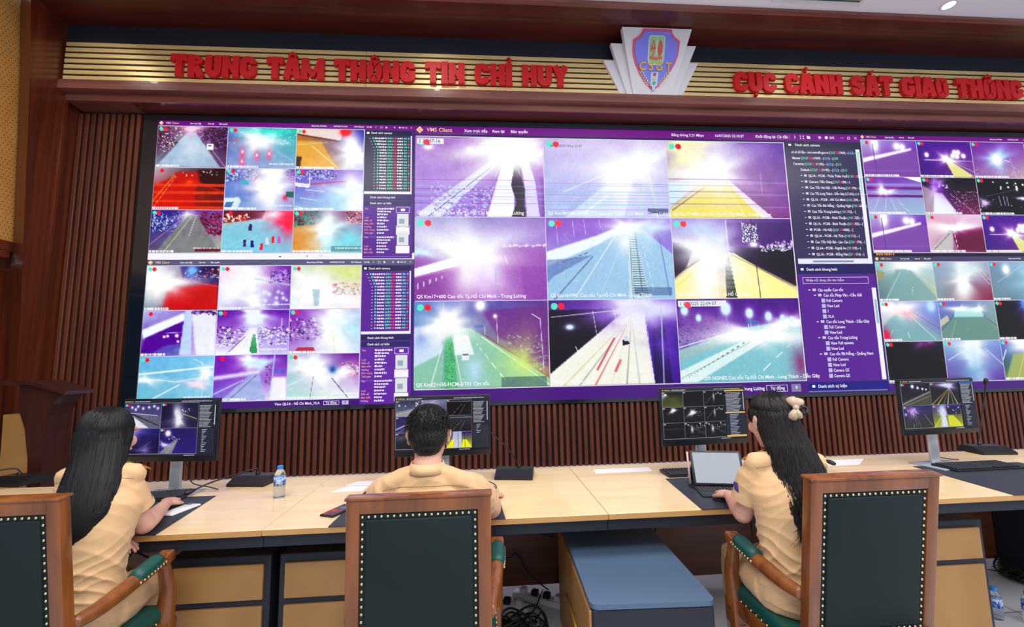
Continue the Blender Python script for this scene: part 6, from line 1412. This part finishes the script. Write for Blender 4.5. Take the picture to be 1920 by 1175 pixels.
up = [((-.011, .082, 1.2405), .016, .018), ((-.011, .080, 1.228), .046, .056), ((-.011, .078, 1.205), .068, .084)]
sm = MB(); strands(sm, up+rings[:1]+rings[1:], 900, 11, 0, .0019, 150, 390, 0, .05, 1.03, .005, bvh=bv(h_)); strands(sm, up+rings, 160, 12, .003, .0015, 175, 365, 3, .06, 1.05, .008, bvh=bv(h_))
sm.build('hair_locks', M['hair'], h_, True)

# --- woman on the right with a bow in her wavy hair
wr, HM, body, shirt, nb = person((4.265, -2.455, 0), R(-7), 'person with wavy dark hair and a champagne bow, typing at the tablet in beige uniform', .135, .985,
    (-.010, .055, 1.158), 12, -10, .96, [((4.150, -2.43, .978), (4.130, -2.365, .785), (4.20, -2.155, .792), (.25, 1, -.1), UPV, 1), ((4.392, -2.455, .978), (4.450, -2.33, .800), (4.40, -2.13, .792), (-.2, 1, -.1), UPV, -1)], True, sleeve=.66, knee=(.072, .33))
R3 = HM.to_3x3(); hr = MB()
hbl(hr, (0, -.020, .046), .080, .098, .083); hbl(hr, (0, -.045, .0), .074, .072, .070)
for s in (-1, 1): hbl(hr, (s*.060, .000, .03), .020, .055, .045)
rings = [((-.005, .045, 1.22), .070, .075), ((-.002, .022, 1.15), .076, .076), ((.012, -.015, 1.07), .080, .062), ((.022, -.055, .99), .086, .048), ((.014, -.094, .91), .070, .038), ((.0, -.116, .85), .050, .028), ((-.012, -.130, .80), .024, .016)]
hr.loft(rings[1:], 24)
h_ = link('hair', remesh(hr, 'hair', .005, 4, .5), wr); h_.data.materials.append(M['hair_base'])
up = [((-.008, .040, 1.2425), .016, .018), ((-.008, .038, 1.230), .046, .056), ((-.008, .036, 1.208), .068, .084)]
sm = MB(); strands(sm, up+rings, 900, 21, .006, .0018, 160, 395, 0, .05, 1.03, .006, bvh=bv(h_)); strands(sm, rings, 200, 22, .014, .0013, 180, 360, 1.6, .08, 1.08, .012, bvh=bv(h_))
sm.build('hair_locks', M['hair_brown'], h_, True)
bw = empty('bow', (0, 0, 0)); bw.parent = wr; bw.location = (.035, -.048, 1.222); bw.rotation_euler = (R(-18), R(10), R(-25))
def petal(a, L_, w_, th_=.012):
    m4 = Matrix.Rotation(R(a), 4, 'Y'); mb = MB()
    mb.loft([(m4 @ Vector((0, 0, .004)), .006, .006, (0, 1, 0)), (m4 @ Vector((0, -.006, L_*.35)), th_, w_*.65, (0, 1, 0)), (m4 @ Vector((0, -.008, L_*.7)), th_*1.1, w_, (0, 1, 0)), (m4 @ Vector((0, -.002, L_)), th_*.7, w_*.85, (0, 1, 0)), (m4 @ Vector((0, .003, L_*1.05)), th_*.2, w_*.5, (0, 1, 0))], 16)
    return mb
for a, L_, w_ in ((-30, .040, .021), (18, .036, .018), (192, .046, .017), (156, .038, .012)): petal(a, L_, w_).build('bow_loop', M['satin'], bw, True)
MB().ball((0, -.010, 0), .012, .010, .012).build('bow_knot', M['satin'], bw, True)
kn = MB()
for i in range(9):
    a = i*.7; kn.ball((.026+.012*math.cos(a), -.006+.006*math.sin(a*2), -.004+.013*math.sin(a)), .0075, n=10, k=6)
kn.build('black_bead_clip', M['black'], bw, True)
hit, hn, _, _ = bv(shirt).ray_cast(Vector((-.45, .03, .905)), Vector((1, 0, 0)))
if hit: 
    q_ = (-hn if hn.x > 0 else hn).to_track_quat('Z', 'Y').to_matrix().to_4x4(); q_.translation = hit
    MB().rbox(-.014, .014, -.018, .018, -.002, .0015, .001, 1, q_).build('sleeve_patch', M['blue_patch'], shirt, 40)
